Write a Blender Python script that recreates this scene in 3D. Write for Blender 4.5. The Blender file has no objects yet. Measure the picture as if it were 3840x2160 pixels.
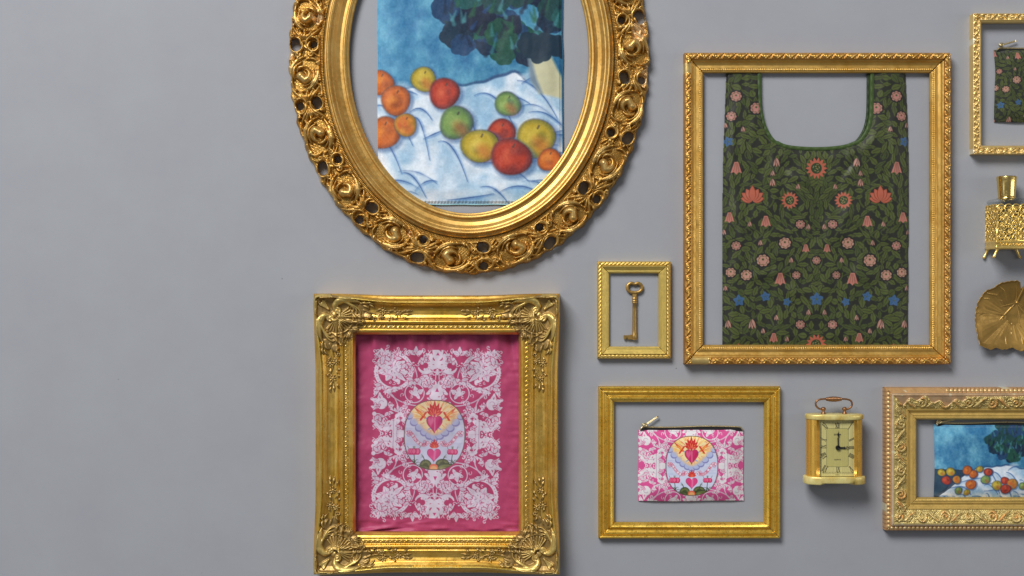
import bpy, math, random
import numpy as np
PI = math.pi
rng = np.random.RandomState(7)
random.seed(5)
K = 0.0005          # metres per photograph pixel on the table
HC = 5000.0         # camera height in the same pixels
scene = bpy.context.scene
COL = scene.collection

# ------------------------------------------------------------------ helpers
def lin(c):
    c = np.asarray(c, float) / 255.0
    return np.where(c <= 0.04045, c / 12.92, ((c + 0.055) / 1.055) ** 2.4)

def tag(o, label=None, cat=None, group=None, kind=None):
    if label: o['label'] = label
    if cat: o['category'] = cat
    if group: o['group'] = group
    if kind: o['kind'] = kind

def link_mesh(name, V, loops, starts, mat, col=None, smooth=True, parent=None):
    me = bpy.data.meshes.new(name)
    me.vertices.add(len(V)); me.vertices.foreach_set('co', np.ascontiguousarray(V, dtype=np.float32).ravel())
    me.loops.add(len(loops)); me.loops.foreach_set('vertex_index', np.asarray(loops, dtype=np.int32))
    me.polygons.add(len(starts)); me.polygons.foreach_set('loop_start', np.asarray(starts, dtype=np.int32))
    me.update(calc_edges=True)
    me.validate()
    if smooth: me.shade_smooth()
    else: me.shade_flat()
    if col is not None:
        at = me.color_attributes.new('Col', 'FLOAT_COLOR', 'POINT')
        rgba = np.ones((len(V), 4), np.float32); rgba[:, :3] = col
        at.data.foreach_set('color', rgba.ravel())
    me.materials.append(mat)
    o = bpy.data.objects.new(name, me); COL.objects.link(o)
    if parent is not None: o.parent = parent
    return o

class Thing:
    """An empty at the base of a thing; its parts are modelled in table pixels around it."""
    def __init__(s, name, cx, cy, z0, label, cat, group=None, zb=0):
        s.cx, s.cy, s.f = cx, cy, 1 - z0 / HC
        s.zb = zb
        s.e = bpy.data.objects.new(name, None); COL.objects.link(s.e)
        s.e.empty_display_size = 0.02
        s.e.location = ((cx - 1920) * s.f * K, (1080 - cy) * s.f * K, zb * K)
        tag(s.e, label, cat, group)
    def loc(s, X, Y, Z):
        return np.stack([(X - s.cx) * s.f * K, (s.cy - Y) * s.f * K, (Z - s.zb) * K + 0 * X], -1)

class MB:
    """collects pieces and links them as ONE mesh"""
    def __init__(s): s.V = []; s.C = []; s.loops = []; s.lt = []; s.n = 0
    def _add(s, V, loops, counts, col):
        V = np.asarray(V, float).reshape(-1, 3)
        s.V.append(V)
        s.C.append(np.ones((len(V), 3)) if col is None else np.broadcast_to(np.asarray(col, float).reshape(-1, 3), (len(V), 3)))
        s.loops.append(np.asarray(loops, int).ravel() + s.n); s.lt.append(np.asarray(counts, int)); s.n += len(V)
    def grid(s, X, Y, Z, mask=None, col=None, closed=False, th=None):
        n, m = X.shape
        idx = np.arange(n * m).reshape(n, m)
        if closed: idx = np.concatenate([idx, idx[:1]], 0)
        a, b, c, d = idx[:-1, :-1], idx[1:, :-1], idx[1:, 1:], idx[:-1, 1:]
        q = np.stack([a, b, c, d], -1).reshape(-1, 4)
        if mask is not None:
            mk = mask.ravel()
            q = q[mk[q].all(1)]
        P = np.stack([X, Y, Z + 0 * X], -1).reshape(-1, 3)
        # orient upwards on the whole (Y runs down in table pixels)
        if len(q):
            e1 = P[q[:, 2]] - P[q[:, 0]]; e2 = P[q[:, 3]] - P[q[:, 1]]
            if (e1[:, 0] * e2[:, 1] - e1[:, 1] * e2[:, 0]).sum() > 0: q = q[:, ::-1]
        if mask is not None:
            used = np.zeros(n * m, bool); used[q.ravel()] = True
            re = np.cumsum(used) - 1
            q = re[q]; P = P[used]
            if col is not None: col = np.asarray(col).reshape(-1, 3)[used]
        s._add(P, q, np.full(len(q), 4), None if col is None else np.asarray(col).reshape(-1, 3))
    def tube(s, pts, r, seg=8, closed=False, col=None, rz=None, cap=True):
        pts = np.asarray(pts, float); n = len(pts)
        r = np.broadcast_to(np.asarray(r, float), (n,))
        if closed: t = np.roll(pts, -1, 0) - np.roll(pts, 1, 0)
        else: t = np.gradient(pts, axis=0)
        t /= np.linalg.norm(t, axis=1)[:, None] + 1e-9
        u = np.array([0, 0, 1.0]) if abs(t[0][2]) < 0.9 else np.array([1.0, 0, 0])
        V = []
        for i in range(n):
            u = u - t[i] * (u @ t[i]); u /= np.linalg.norm(u) + 1e-9
            w = np.cross(t[i], u)
            for k in range(seg):
                a = 2 * PI * k / seg
                V.append(pts[i] + r[i] * (math.cos(a) * u * (rz or 1) + math.sin(a) * w))
        L, C = [], []
        for i in range(n if closed else n - 1):
            j = (i + 1) % n
            for k in range(seg):
                k2 = (k + 1) % seg
                L += [i * seg + k, i * seg + k2, j * seg + k2, j * seg + k]; C.append(4)
        if cap and not closed:
            L += list(range(seg)); C.append(seg)
            L += [(n - 1) * seg + k for k in range(seg)][::-1]; C.append(seg)
        s._add(V, L, C, col)
    def box(s, x0, y0, z0, x1, y1, z1, rot=0, bev=0, col=None, c=None):
        if bev <= 0:
            p = [(x0, y0), (x1, y0), (x1, y1), (x0, y1)]
        else:
            b = bev; p = [(x0 + b, y0), (x1 - b, y0), (x1, y0 + b), (x1, y1 - b), (x1 - b, y1), (x0 + b, y1), (x0, y1 - b), (x0, y0 + b)]
        p = np.array(p, float)
        if rot:
            cc = np.array(c if c is not None else ((x0 + x1) / 2, (y0 + y1) / 2)); ca, sa = math.cos(rot), math.sin(rot)
            p = (p - cc) @ np.array([[ca, sa], [-sa, ca]]) + cc
        s.prism(p, z0, z1, min(bev, (z1 - z0) / 3), col)
    def prism(s, p, z0, z1, bev=0, col=None):
        p = np.asarray(p, float); n = len(p); cen = p.mean(0)
        R = [(p, z0)]
        if bev > 0:
            d = p - cen; l = np.linalg.norm(d, axis=1)[:, None] + 1e-9
            R += [(p, z1 - bev), (p - d / l * bev, z1)]
        else: R += [(p, z1)]
        V = np.concatenate([np.c_[q, np.full(n, z)] for q, z in R])
        L, C = [], []
        for i in range(len(R) - 1):
            for k in range(n):
                k2 = (k + 1) % n
                L += [i * n + k, (i + 1) * n + k, (i + 1) * n + k2, i * n + k2]; C.append(4)
        L += list(range(n)); C.append(n)
        L += [(len(R) - 1) * n + k for k in range(n)][::-1]; C.append(n)
        s._add(V, L, C, col)
    def build(s, name, mat, th, parent=None, smooth=True, label=None):
        V = np.concatenate(s.V); C = np.concatenate(s.C); lo = np.concatenate(s.loops); lt = np.concatenate(s.lt)
        st = np.r_[0, np.cumsum(lt)[:-1]]
        o = link_mesh(name, th.loc(V[:, 0], V[:, 1], V[:, 2]), lo, st, mat, C, smooth, parent if parent is not None else th.e)
        if label: o['label'] = label
        return o

def value_noise(shape, cell, seed, octaves=3, pers=0.5):
    """smooth noise in 0..1; cell in samples (y, x)"""
    r = np.random.RandomState(seed); out = np.zeros(shape); amp = 1; tot = 0
    cy, cx = (cell, cell) if np.isscalar(cell) else cell
    for o in range(octaves):
        g = r.rand(int(shape[0] / cy) + 3, int(shape[1] / cx) + 3)
        y = np.arange(shape[0]) / cy; x = np.arange(shape[1]) / cx
        yi = y.astype(int); xi = x.astype(int); fy = y - yi; fx = x - xi
        fy = (fy * fy * (3 - 2 * fy))[:, None]; fx = (fx * fx * (3 - 2 * fx))[None]
        a = g[yi][:, xi]; b = g[yi][:, xi + 1]; c = g[yi + 1][:, xi]; d = g[yi + 1][:, xi + 1]
        out += amp * ((a * (1 - fx) + b * fx) * (1 - fy) + (c * (1 - fx) + d * fx) * fy)
        tot += amp; amp *= pers; cy = max(cy / 2, 1.01); cx = max(cx / 2, 1.01)
    return out / tot

def smooth(x): x = np.clip(x, 0, 1); return x * x * (3 - 2 * x)

class Base:
    def __init__(s, x0, y0, x1, y1, st):
        s.x0, s.y0, s.st = x0, y0, st
        s.nx = int(round((x1 - x0) / st)) + 1; s.ny = int(round((y1 - y0) / st)) + 1
        s.x = x0 + np.arange(s.nx) * st; s.y = y0 + np.arange(s.ny) * st
        s.T = (1, 0, 0, 1, 0, 0)
    @property
    def sc(s): a, b, c, d, e, f = s.T; return math.sqrt(abs(a * d - b * c))
    def tp(s, p):
        p = np.asarray(p, float).reshape(-1, 2); a, b, c, d, e, f = s.T
        return np.stack([a * p[:, 0] + b * p[:, 1] + e, c * p[:, 0] + d * p[:, 1] + f], -1)
    def box(s, p, m):
        i0 = max(0, int((p[:, 0].min() - m - s.x0) / s.st)); i1 = min(s.nx, int((p[:, 0].max() + m - s.x0) / s.st) + 2)
        j0 = max(0, int((p[:, 1].min() - m - s.y0) / s.st)); j1 = min(s.ny, int((p[:, 1].max() + m - s.y0) / s.st) + 2)
        if i1 <= i0 or j1 <= j0: return None
        return slice(j0, j1), slice(i0, i1), s.x[None, i0:i1], s.y[j0:j1, None]
    def seg(s, pts, w, fn):
        """calls fn(slice, distance, width at the nearest point, parameter) for each segment"""
        p = s.tp(pts); n = len(p); k = s.sc
        w = np.interp(np.linspace(0, 1, n), np.linspace(0, 1, len(np.atleast_1d(w))), np.atleast_1d(w)) * k
        if n == 1: p = np.r_[p, p + 1e-3]; w = np.r_[w, w]; n = 2
        for i in range(n - 1):
            b = s.box(p[i:i + 2], max(w[i], w[i + 1]) + 2 * s.st)
            if b is None: continue
            sy, sx, X, Y = b
            d = p[i + 1] - p[i]; l2 = d @ d + 1e-9
            t = np.clip(((X - p[i, 0]) * d[0] + (Y - p[i, 1]) * d[1]) / l2, 0, 1)
            D = np.hypot(X - p[i, 0] - t * d[0], Y - p[i, 1] - t * d[1])
            fn(sy, sx, D, w[i] + t * (w[i + 1] - w[i]), (i + t) / (n - 1))
    def sdf(s, pts, m=3):
        p = s.tp(pts); b = s.box(p, m)
        if b is None: return None
        sy, sx, X, Y = b; D = np.full((Y.shape[0], X.shape[1]), 1e9); ins = np.zeros(D.shape, bool)
        q = np.roll(p, -1, 0)
        for a, c in zip(p, q):
            d = c - a; l2 = d @ d + 1e-9
            t = np.clip(((X - a[0]) * d[0] + (Y - a[1]) * d[1]) / l2, 0, 1)
            D = np.minimum(D, np.hypot(X - a[0] - t * d[0], Y - a[1] - t * d[1]))
            if a[1] != c[1]:
                cr = ((a[1] > Y) != (c[1] > Y)) & (X < (c[0] - a[0]) * (Y - a[1]) / (c[1] - a[1]) + a[0])
                ins ^= cr
        return sy, sx, np.where(ins, D, -D)

class Canvas(Base):
    def __init__(s, x0, y0, x1, y1, st, col):
        super().__init__(x0, y0, x1, y1, st)
        s.A = np.empty((s.ny, s.nx, 3)); s.A[:] = col
        s.clip = None
    def put(s, sy, sx, m, col):
        if s.clip is not None: m = m * s.clip[sy, sx]
        m = m[..., None]
        s.A[sy, sx] = s.A[sy, sx] * (1 - m) + np.asarray(col, float) * m
    def line(s, pts, w, col, a=1.0, soft=1.0):
        acc = {}
        p = s.tp(pts)
        b = s.box(p, np.max(w) * s.sc + 3 * s.st)
        if b is None: return
        M = np.zeros((s.ny, s.nx), np.float32) if False else None
        sy0, sx0 = b[0], b[1]
        M = np.zeros((sy0.stop - sy0.start, sx0.stop - sx0.start))
        def fn(sy, sx, D, w_, t):
            v = np.clip(0.5 + (w_ - D) / (s.st * soft), 0, 1)
            yy = slice(sy.start - sy0.start, sy.stop - sy0.start); xx = slice(sx.start - sx0.start, sx.stop - sx0.start)
            if yy.start < 0 or xx.start < 0: return
            tgt = M[yy, xx]; v = v[:tgt.shape[0], :tgt.shape[1]]
            np.maximum(tgt, v, out=tgt)
        s.seg(pts, np.asarray(w, float) / 2, fn)
        s.put(sy0, sx0, M * a, col)
    def poly(s, pts, col, a=1.0, soft=1.0):
        r = s.sdf(pts, 2 * s.st * soft)
        if r is None: return
        s.put(r[0], r[1], np.clip(0.5 + r[2] / (s.st * soft), 0, 1) * a, col)
    def ell(s, cx, cy, rx, ry=None, ang=0, col=(0, 0, 0), a=1.0, soft=1.0):
        ry = rx if ry is None else ry
        t = np.linspace(0, 2 * PI, 22, endpoint=False); c, q = math.cos(ang), math.sin(ang)
        x, y = rx * np.cos(t), ry * np.sin(t)
        s.poly(np.stack([cx + c * x - q * y, cy + q * x + c * y], -1), col, a, soft)

class Field(Base):
    def __init__(s, x0, y0, x1, y1, st):
        super().__init__(x0, y0, x1, y1, st); s.A = np.zeros((s.ny, s.nx))
    def ridge(s, pts, w, h, p=0.5, add=0.0):
        h = np.atleast_1d(h)
        def fn(sy, sx, D, w_, t):
            hh = np.interp(t, np.linspace(0, 1, len(h)), h)
            v = hh * np.clip(1 - (D / np.maximum(w_, 0.3)) ** 2, 0, 1) ** p
            s.A[sy, sx] = np.maximum(s.A[sy, sx], v + add * (v > 0))
        s.seg(pts, w, fn)
    def groove(s, pts, w, h):
        def fn(sy, sx, D, w_, t):
            v = h * 0.6 * np.clip(1 - (D / np.maximum(w_, 0.3)) ** 2, 0, 1)
            s.A[sy, sx] = np.minimum(s.A[sy, sx], np.maximum(0, s0[sy, sx] - v))
        p_ = s.tp(pts); b_ = s.box(p_, np.max(w) * s.sc + 3 * s.st)
        if b_ is None: return
        class _V:                      # the surface before this groove, only where it runs
            def __getitem__(q, k):
                sy, sx = k; o = b_
                return keep[sy.start - o[0].start:sy.stop - o[0].start, sx.start - o[1].start:sx.stop - o[1].start]
        keep = s.A[b_[0], b_[1]].copy(); s0 = _V()
        s.seg(pts, w, fn)
    def blob(s, cx, cy, r, h, p=0.5): s.ridge([(cx, cy)], r, h, p)
    def sample(s, X, Y):
        fx = np.clip((X - s.x0) / s.st, 0, s.nx - 1.001); fy = np.clip((Y - s.y0) / s.st, 0, s.ny - 1.001)
        i = fx.astype(int); j = fy.astype(int); fx = fx - i; fy = fy - j
        A = s.A
        return (A[j, i] * (1 - fx) + A[j, i + 1] * fx) * (1 - fy) + (A[j + 1, i] * (1 - fx) + A[j + 1, i + 1] * fx) * fy

def bez(*P, n=12):
    P = [np.asarray(p, float) for p in P]; out = []
    for t in np.linspace(0, 1, n):
        Q = P
        while len(Q) > 1: Q = [a * (1 - t) + b * t for a, b in zip(Q[:-1], Q[1:])]
        out.append(Q[0])
    return np.array(out)
def arc(cx, cy, r, a0, a1, n=14, ry=None):
    t = np.radians(np.linspace(a0, a1, n)); return np.stack([cx + r * np.cos(t), cy + (ry or r) * np.sin(t)], -1)
def spiral(cx, cy, r0, r1, a0, a1, n=20):
    t = np.radians(np.linspace(a0, a1, n)); r = np.linspace(r0, r1, n)
    return np.stack([cx + r * np.cos(t), cy + r * np.sin(t)], -1)
def leafpoly(cx, cy, ang, L, W, lobes=0, depth=0.3, n=26):
    t = np.linspace(0, 1, n); w = W / 2 * np.sin(PI * t ** 0.8) ** 0.8
    if lobes: w = w * (1 - depth + depth * np.abs(np.cos(PI * lobes * t)))
    x = np.r_[t * L, t[::-1] * L]; y = np.r_[w, -w[::-1]]
    c, s = math.cos(ang), math.sin(ang)
    return np.stack([cx + c * x - s * y, cy + s * x + c * y], -1)

# ------------------------------------------------------------------ materials
def nt(name):
    m = bpy.data.materials.new(name); m.use_nodes = True
    N = m.node_tree; b = N.nodes['Principled BSDF']
    return m, N, b
def noise(N, scale, detail=4, rough=0.6, vec=None):
    n = N.nodes.new('ShaderNodeTexNoise'); n.inputs['Scale'].default_value = scale
    n.inputs['Detail'].default_value = detail; n.inputs['Roughness'].default_value = rough
    tc = N.nodes.new('ShaderNodeTexCoord'); N.links.new(tc.outputs['Object'], n.inputs['Vector'])
    return n
def ramp(N, src, stops):
    r = N.nodes.new('ShaderNodeValToRGB'); e = r.color_ramp.elements
    while len(e) < len(stops): e.new(0.5)
    for k, (p, c) in enumerate(stops):
        e[k].position = p; e[k].color = (*c, 1) if len(c) == 3 else c
    N.links.new(src, r.inputs['Fac']); return r
def mix(N, a, b, fac, mode='MULTIPLY'):
    x = N.nodes.new('ShaderNodeMix'); x.data_type = 'RGBA'; x.blend_type = mode
    if isinstance(fac, float): x.inputs[0].default_value = fac
    else: N.links.new(fac, x.inputs[0])
    for v, i in ((a, 6), (b, 7)):
        if isinstance(v, tuple): x.inputs[i].default_value = (*v, 1)
        else: N.links.new(v, x.inputs[i])
    return x.outputs[2]
def attr(N):
    a = N.nodes.new('ShaderNodeAttribute'); a.attribute_name = 'Col'; return a.outputs['Color']
def bump(N, b, h, strength, dist):
    x = N.nodes.new('ShaderNodeBump'); x.inputs['Strength'].default_value = strength; x.inputs['Distance'].default_value = dist
    N.links.new(h, x.inputs['Height']); N.links.new(x.outputs[0], b.inputs['Normal'])

def gold(name, base, rough=0.38, metal=0.85, var=0.25, bmp=0.25, tint2=None, scale=60, speck=0.0):
    m, N, b = nt(name)
    base = tuple(lin(base)); dark = tuple(np.array(base) * (1 - var)) if tint2 is None else tuple(lin(tint2))
    n = noise(N, scale, 6, 0.65)
    r = ramp(N, n.outputs['Fac'], [(0.35, dark), (0.62, base)])
    c = mix(N, r.outputs['Color'], attr(N), 1.0)
    if speck:
        n3 = noise(N, 420, 3, 0.6); r3 = ramp(N, n3.outputs['Fac'], [(0.0, (0.25, 0.18, 0.1)), (0.27 + speck * 0.1, (0.4, .3, .2)), (0.33 + speck * 0.1, (1, 1, 1))])
        c = mix(N, c, r3.outputs['Color'], 0.8)
    N.links.new(c, b.inputs['Base Color'])
    b.inputs['Metallic'].default_value = metal
    n2 = noise(N, scale * 5, 5, 0.7)
    r2 = ramp(N, n2.outputs['Fac'], [(0.3, (rough - .1,) * 3), (0.7, (rough + .14,) * 3)])
    N.links.new(r2.outputs['Color'], b.inputs['Roughness'])
    bump(N, b, n2.outputs['Fac'], bmp, 0.0006)
    return m

def cloth(name, rough=0.62, sheen=0.25, bmp=0.15, spec=0.35, sc=1500):
    m, N, b = nt(name)
    n = noise(N, 90, 5, 0.6); r = ramp(N, n.outputs['Fac'], [(0.3, (.9, .9, .9)), (0.7, (1.0, 1.0, 1.0))])
    N.links.new(mix(N, attr(N), r.outputs['Color'], 1.0), b.inputs['Base Color'])
    b.inputs['Roughness'].default_value = rough; b.inputs['Specular IOR Level'].default_value = spec
    b.inputs['Sheen Weight'].default_value = sheen
    tc = N.nodes.new('ShaderNodeTexCoord'); hs = []
    for d in ('X', 'Y'):
        w = N.nodes.new('ShaderNodeTexWave'); w.bands_direction = d; w.inputs['Scale'].default_value = sc / 6.28
        w.inputs['Distortion'].default_value = 1.5
        N.links.new(tc.outputs['Object'], w.inputs['Vector']); hs.append(w.outputs['Fac'])
    a = N.nodes.new('ShaderNodeMath'); a.operation = 'ADD'; N.links.new(hs[0], a.inputs[0]); N.links.new(hs[1], a.inputs[1])
    bump(N, b, a.outputs[0], bmp, 0.0002)
    return m

def plain(name, col, rough=0.5, metal=0.0, **kw):
    m, N, b = nt(name)
    n = noise(N, 150, 4); c = tuple(lin(col))
    r = ramp(N, n.outputs['Fac'], [(0.3, tuple(np.array(c) * 0.86)), (0.7, c)])
    N.links.new(mix(N, r.outputs['Color'], attr(N), 1.0), b.inputs['Base Color'])
    b.inputs['Roughness'].default_value = rough; b.inputs['Metallic'].default_value = metal
    for k, v in kw.items(): b.inputs[k].default_value = v
    return m

def glass(name, ior=1.45, tint=(.97, .98, .98)):
    """thin clear pane: lets light through, mirrors a little by Fresnel"""
    m = bpy.data.materials.new(name); m.use_nodes = True; N = m.node_tree; N.nodes.remove(N.nodes['Principled BSDF'])
    t = N.nodes.new('ShaderNodeBsdfTransparent'); t.inputs[0].default_value = (*tint, 1)
    g = N.nodes.new('ShaderNodeBsdfGlossy'); f = N.nodes.new('ShaderNodeFresnel'); f.inputs[0].default_value = ior
    n = noise(N, 60, 2); r = ramp(N, n.outputs['Fac'], [(0.3, (.03,) * 3), (0.7, (.07,) * 3)]); N.links.new(r.outputs['Color'], g.inputs['Roughness'])
    x = N.nodes.new('ShaderNodeMixShader'); ge = N.nodes.new('ShaderNodeNewGeometry'); mm = N.nodes.new('ShaderNodeMapRange')
    mm.inputs['To Min'].default_value = ior; mm.inputs['To Max'].default_value = 1 / ior
    N.links.new(ge.outputs['Backfacing'], mm.inputs['Value']); N.links.new(mm.outputs[0], f.inputs[0])
    N.links.new(f.outputs[0], x.inputs[0]); N.links.new(t.outputs[0], x.inputs[1]); N.links.new(g.outputs[0], x.inputs[2])
    N.links.new(x.outputs[0], N.nodes['Material Output'].inputs['Surface']); return m

M_oval = gold('aged gold leaf', (210, 174, 104), 0.4, 0.74, 0.15, 0.2, tint2=(194, 150, 76), scale=30, speck=.1)
M_ornate = gold('antique bright gold', (228, 188, 96), 0.34, 0.8, 0.2, 0.3, tint2=(212, 166, 64), scale=18, speck=.3)
M_corner = gold('patinated gold composition', (206, 176, 110), 0.4, 0.62, 0.2, 0.25, scale=40)
M_bagframe = gold('warm gold moulding', (218, 178, 98), 0.36, 0.78, 0.15, 0.25, tint2=(200, 154, 72), scale=24, speck=.1)
M_keyframe = gold('greenish gold moulding', (230, 202, 112), 0.38, 0.74, 0.12, 0.15, scale=40)
M_reed = gold('polished reeded gold', (244, 206, 96), 0.29, 0.84, 0.15, 0.12, tint2=(232, 188, 76), scale=30, speck=.35)
M_small = gold('bright gold moulding', (238, 206, 134), 0.38, 0.7, 0.15, 0.25, scale=40)
M_worn = gold('worn gilt gesso', (218, 192, 126), 0.45, 0.52, 0.2, 0.5, scale=50, speck=.35)
M_brass = gold('dull brass', (186, 150, 84), 0.38, 0.75, 0.25, 0.15, scale=60)
M_leaf = gold('tarnished brass leaf', (176, 140, 74), 0.42, 0.7, 0.3, 0.12, scale=16)
M_shiny = gold('mirror gold plate', (244, 212, 130), 0.18, 1.0, 0.06, 0.02, scale=40)
M_filigree = gold('bright gold filigree', (252, 216, 124), 0.28, 0.8, 0.15, 0.1, scale=80)
M_clockgold = gold('lacquered brass band', (238, 188, 84), 0.24, 0.7, 0.06, 0.0, scale=8)
M_copper = gold('brown bronze wire', (150, 108, 74), 0.38, 0.8, 0.2, 0.1, scale=80)
M_zip = gold('pale gold zip metal', (214, 196, 150), 0.3, 0.8, 0.1, 0.05, scale=90)
M_onyx = gold('yellow marbled brass trim', (234, 220, 146), 0.3, 0.35, 0.3, 0.05, tint2=(200, 166, 72), scale=26)
M_silk = cloth('satin print', 0.5, 0.06, 0.1, 0.3)
M_nylon = cloth('nylon print', 0.48, 0.04, 0.12, 0.3)
M_canvas = cloth('canvas print', 0.75, 0.1, 0.4, 0.25, 1900)
M_tape = plain('black zip tape', (22, 22, 24), 0.8)
M_ink = plain('black ink', (18, 16, 14), 0.5)
M_glass = glass('clear glass', 1.5, (.93, .95, .95))
M_dial = gold('brushed gilt dial', (255, 255, 255), 0.42, 0.12, 0.04, 0.02, scale=40)

# backdrop paper
m, N, b = nt('grey painted board')
n = noise(N, 6.0, 8, 0.7); n2 = noise(N, 900, 3, 0.7)
r = ramp(N, n.outputs['Fac'], [(0.3, tuple(lin((147, 149, 157)))), (0.7, tuple(lin((152, 155, 161))))])
v = N.nodes.new('ShaderNodeTexVoronoi'); v.inputs['Scale'].default_value = 14
tc = N.nodes.new('ShaderNodeTexCoord'); N.links.new(tc.outputs['Object'], v.inputs['Vector'])
rs = ramp(N, v.outputs['Distance'], [(0.010, (.45, .43, .42)), (0.022, (1, 1, 1))])
N.links.new(mix(N, r.outputs['Color'], rs.outputs['Color'], 1.0), b.inputs['Base Color'])
b.inputs['Roughness'].default_value = 0.72; b.inputs['Specular IOR Level'].default_value = 0.3
bump(N, b, n2.outputs['Fac'], 0.3, 0.0005)
M_back = m

xx, yy = np.meshgrid(np.linspace(-5, 5, 3), np.linspace(-5, 5, 3), indexing='ij')
V = np.stack([xx, yy, 0 * xx], -1).reshape(-1, 3)
lo = []; 
for i in range(2):
    for j in range(2): lo += [i * 3 + j, (i + 1) * 3 + j, (i + 1) * 3 + j + 1, i * 3 + j + 1]
bd = link_mesh('backdrop', V, lo, np.arange(4) * 4, M_back, None, False)
tag(bd, 'matt grey painted board on which the frames and bags are laid out', 'backdrop', kind='structure')

# ------------------------------------------------------------------ straight frames
def P(pts, beads=()):
    xs, zs = zip(*pts)
    def f(d, a=0):
        z = np.interp(d, xs, zs)
        for c, w, h in beads: z = z + h * np.sqrt(np.clip(1 - ((d - c) / w) ** 2, 0, 1))
        return z
    return f

def rails(th, rect, width, prof, zin, mat, relief=None, colf=None, sa=3.0, sd=1.6, gap=1.2, bow=None, name='rail', corner_r=0):
    x0, y0, x1, y1 = rect
    out = []
    for si, side in enumerate(('top', 'right', 'bottom', 'left')):
        L = (x1 - x0) if side in ('top', 'bottom') else (y1 - y0)
        D = np.linspace(0, width, int(width / sd) + 1); t = np.linspace(0, 1, int(L / sa) + 1)
        d = np.broadcast_to(D[None], (len(t), len(D)))
        a = d + gap + t[:, None] * (L - 2 * d - 2 * gap)
        z = prof(d, a if side in ('top', 'bottom') else a) if not hasattr(prof, 'needsL') else prof(d, a, L)
        rl = relief(a, d, L, si) if relief is not None else 0 * d
        col = colf(a, d, rl, L, si) if colf else np.ones(d.shape + (3,))
        z = z + rl
        off = d.copy()
        if bow is not None: off = off + bow(a, L) * (1 - d / width)
        def pad(q, mode='edge'):
            return np.pad(q, ((1, 1), (1, 1)), mode=mode)
        zp = pad(z); ap = pad(a); dp = pad(off); cp = np.pad(col, ((1, 1), (1, 1), (0, 0)), mode='edge')
        zp[:, 0] = 0; zp[:, -1] = zin; zp[0, :] = np.minimum(zin, zp[0, :]); zp[-1, :] = np.minimum(zin, zp[-1, :])
        if side == 'top': X, Y = x0 + ap, y0 + dp
        elif side == 'bottom': X, Y = x0 + ap, y1 - dp
        elif side == 'left': X, Y = x0 + dp, y0 + ap
        else: X, Y = x1 - dp, y0 + ap
        mb = MB(); mb.grid(X, Y, zp, col=cp)
        out.append(mb.build(name, mat, th))
    return out

def chips(seed, n, L=1100, W=170, r=(1, 4)):
    """small chips with a shape of their own, in rail coordinates"""
    F = Field(0, 0, L, W, 1.5); R = np.random.RandomState(seed)
    for _ in range(n):
        x, y = R.rand() * L, R.rand() * W; l = R.rand() * 10; w = r[0] + R.rand() * (r[1] - r[0])
        F.ridge([(x, y), (x + l, y + R.rand() * 2)], w, 1.0, 0.3)
    return F

# ============================================================ prints
WHITE = (222, 212, 222); DUST = (140, 84, 128); LACE_BG = [(184, 58, 116)]
FONT = {'A': [(0, 1, .5, 0), (.5, 0, 1, 1), (.2, .62, .8, .62)], 'C': [(1, .1, .4, 0), (.4, 0, 0, .5), (0, .5, .4, 1), (.4, 1, 1, .9)],
 'D': [(0, 0, 0, 1), (0, 0, .8, .2), (.8, .2, .8, .8), (.8, .8, 0, 1)], 'E': [(0, 0, 0, 1), (0, 0, .9, 0), (0, .5, .7, .5), (0, 1, .9, 1)],
 'G': [(1, .1, .4, 0), (.4, 0, 0, .5), (0, .5, .4, 1), (.4, 1, 1, 1), (1, 1, 1, .55)], 'I': [(.5, 0, .5, 1)], 'M': [(0, 1, .05, 0), (.05, 0, .5, .7), (.5, .7, .95, 0), (.95, 0, 1, 1)],
 'N': [(0, 1, 0, 0), (0, 0, 1, 1), (1, 1, 1, 0)], 'O': [(.5, 0, 0, .5), (0, .5, .5, 1), (.5, 1, 1, .5), (1, .5, .5, 0)], 'P': [(0, 1, 0, 0), (0, 0, .9, .1), (.9, .1, .9, .45), (.9, .45, 0, .55)],
 'Q': [(.5, 0, 0, .5), (0, .5, .5, 1), (.5, 1, 1, .5), (1, .5, .5, 0), (.6, .7, 1, 1)], 'R': [(0, 1, 0, 0), (0, 0, .9, .1), (.9, .1, .9, .45), (.9, .45, 0, .55), (.4, .55, 1, 1)],
 'S': [(1, .1, .2, 0), (.2, 0, 0, .3), (0, .3, 1, .65), (1, .65, .8, 1), (.8, 1, 0, .9)], 'T': [(0, 0, 1, 0), (.5, 0, .5, 1)], 'U': [(0, 0, 0, .8), (0, .8, .5, 1), (.5, 1, 1, .8), (1, .8, 1, 0)],
 'V': [(0, 0, .5, 1), (.5, 1, 1, 0)], 'W': [(0, 0, .25, 1), (.25, 1, .5, .3), (.5, .3, .75, 1), (.75, 1, 1, 0)], 'X': [(0, 0, 1, 1), (1, 0, 0, 1)], 'Y': [(0, 0, .5, .5), (1, 0, .5, .5), (.5, .5, .5, 1)],
 'Z': [(0, 0, 1, 0), (1, 0, 0, 1), (0, 1, 1, 1)]}
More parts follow.
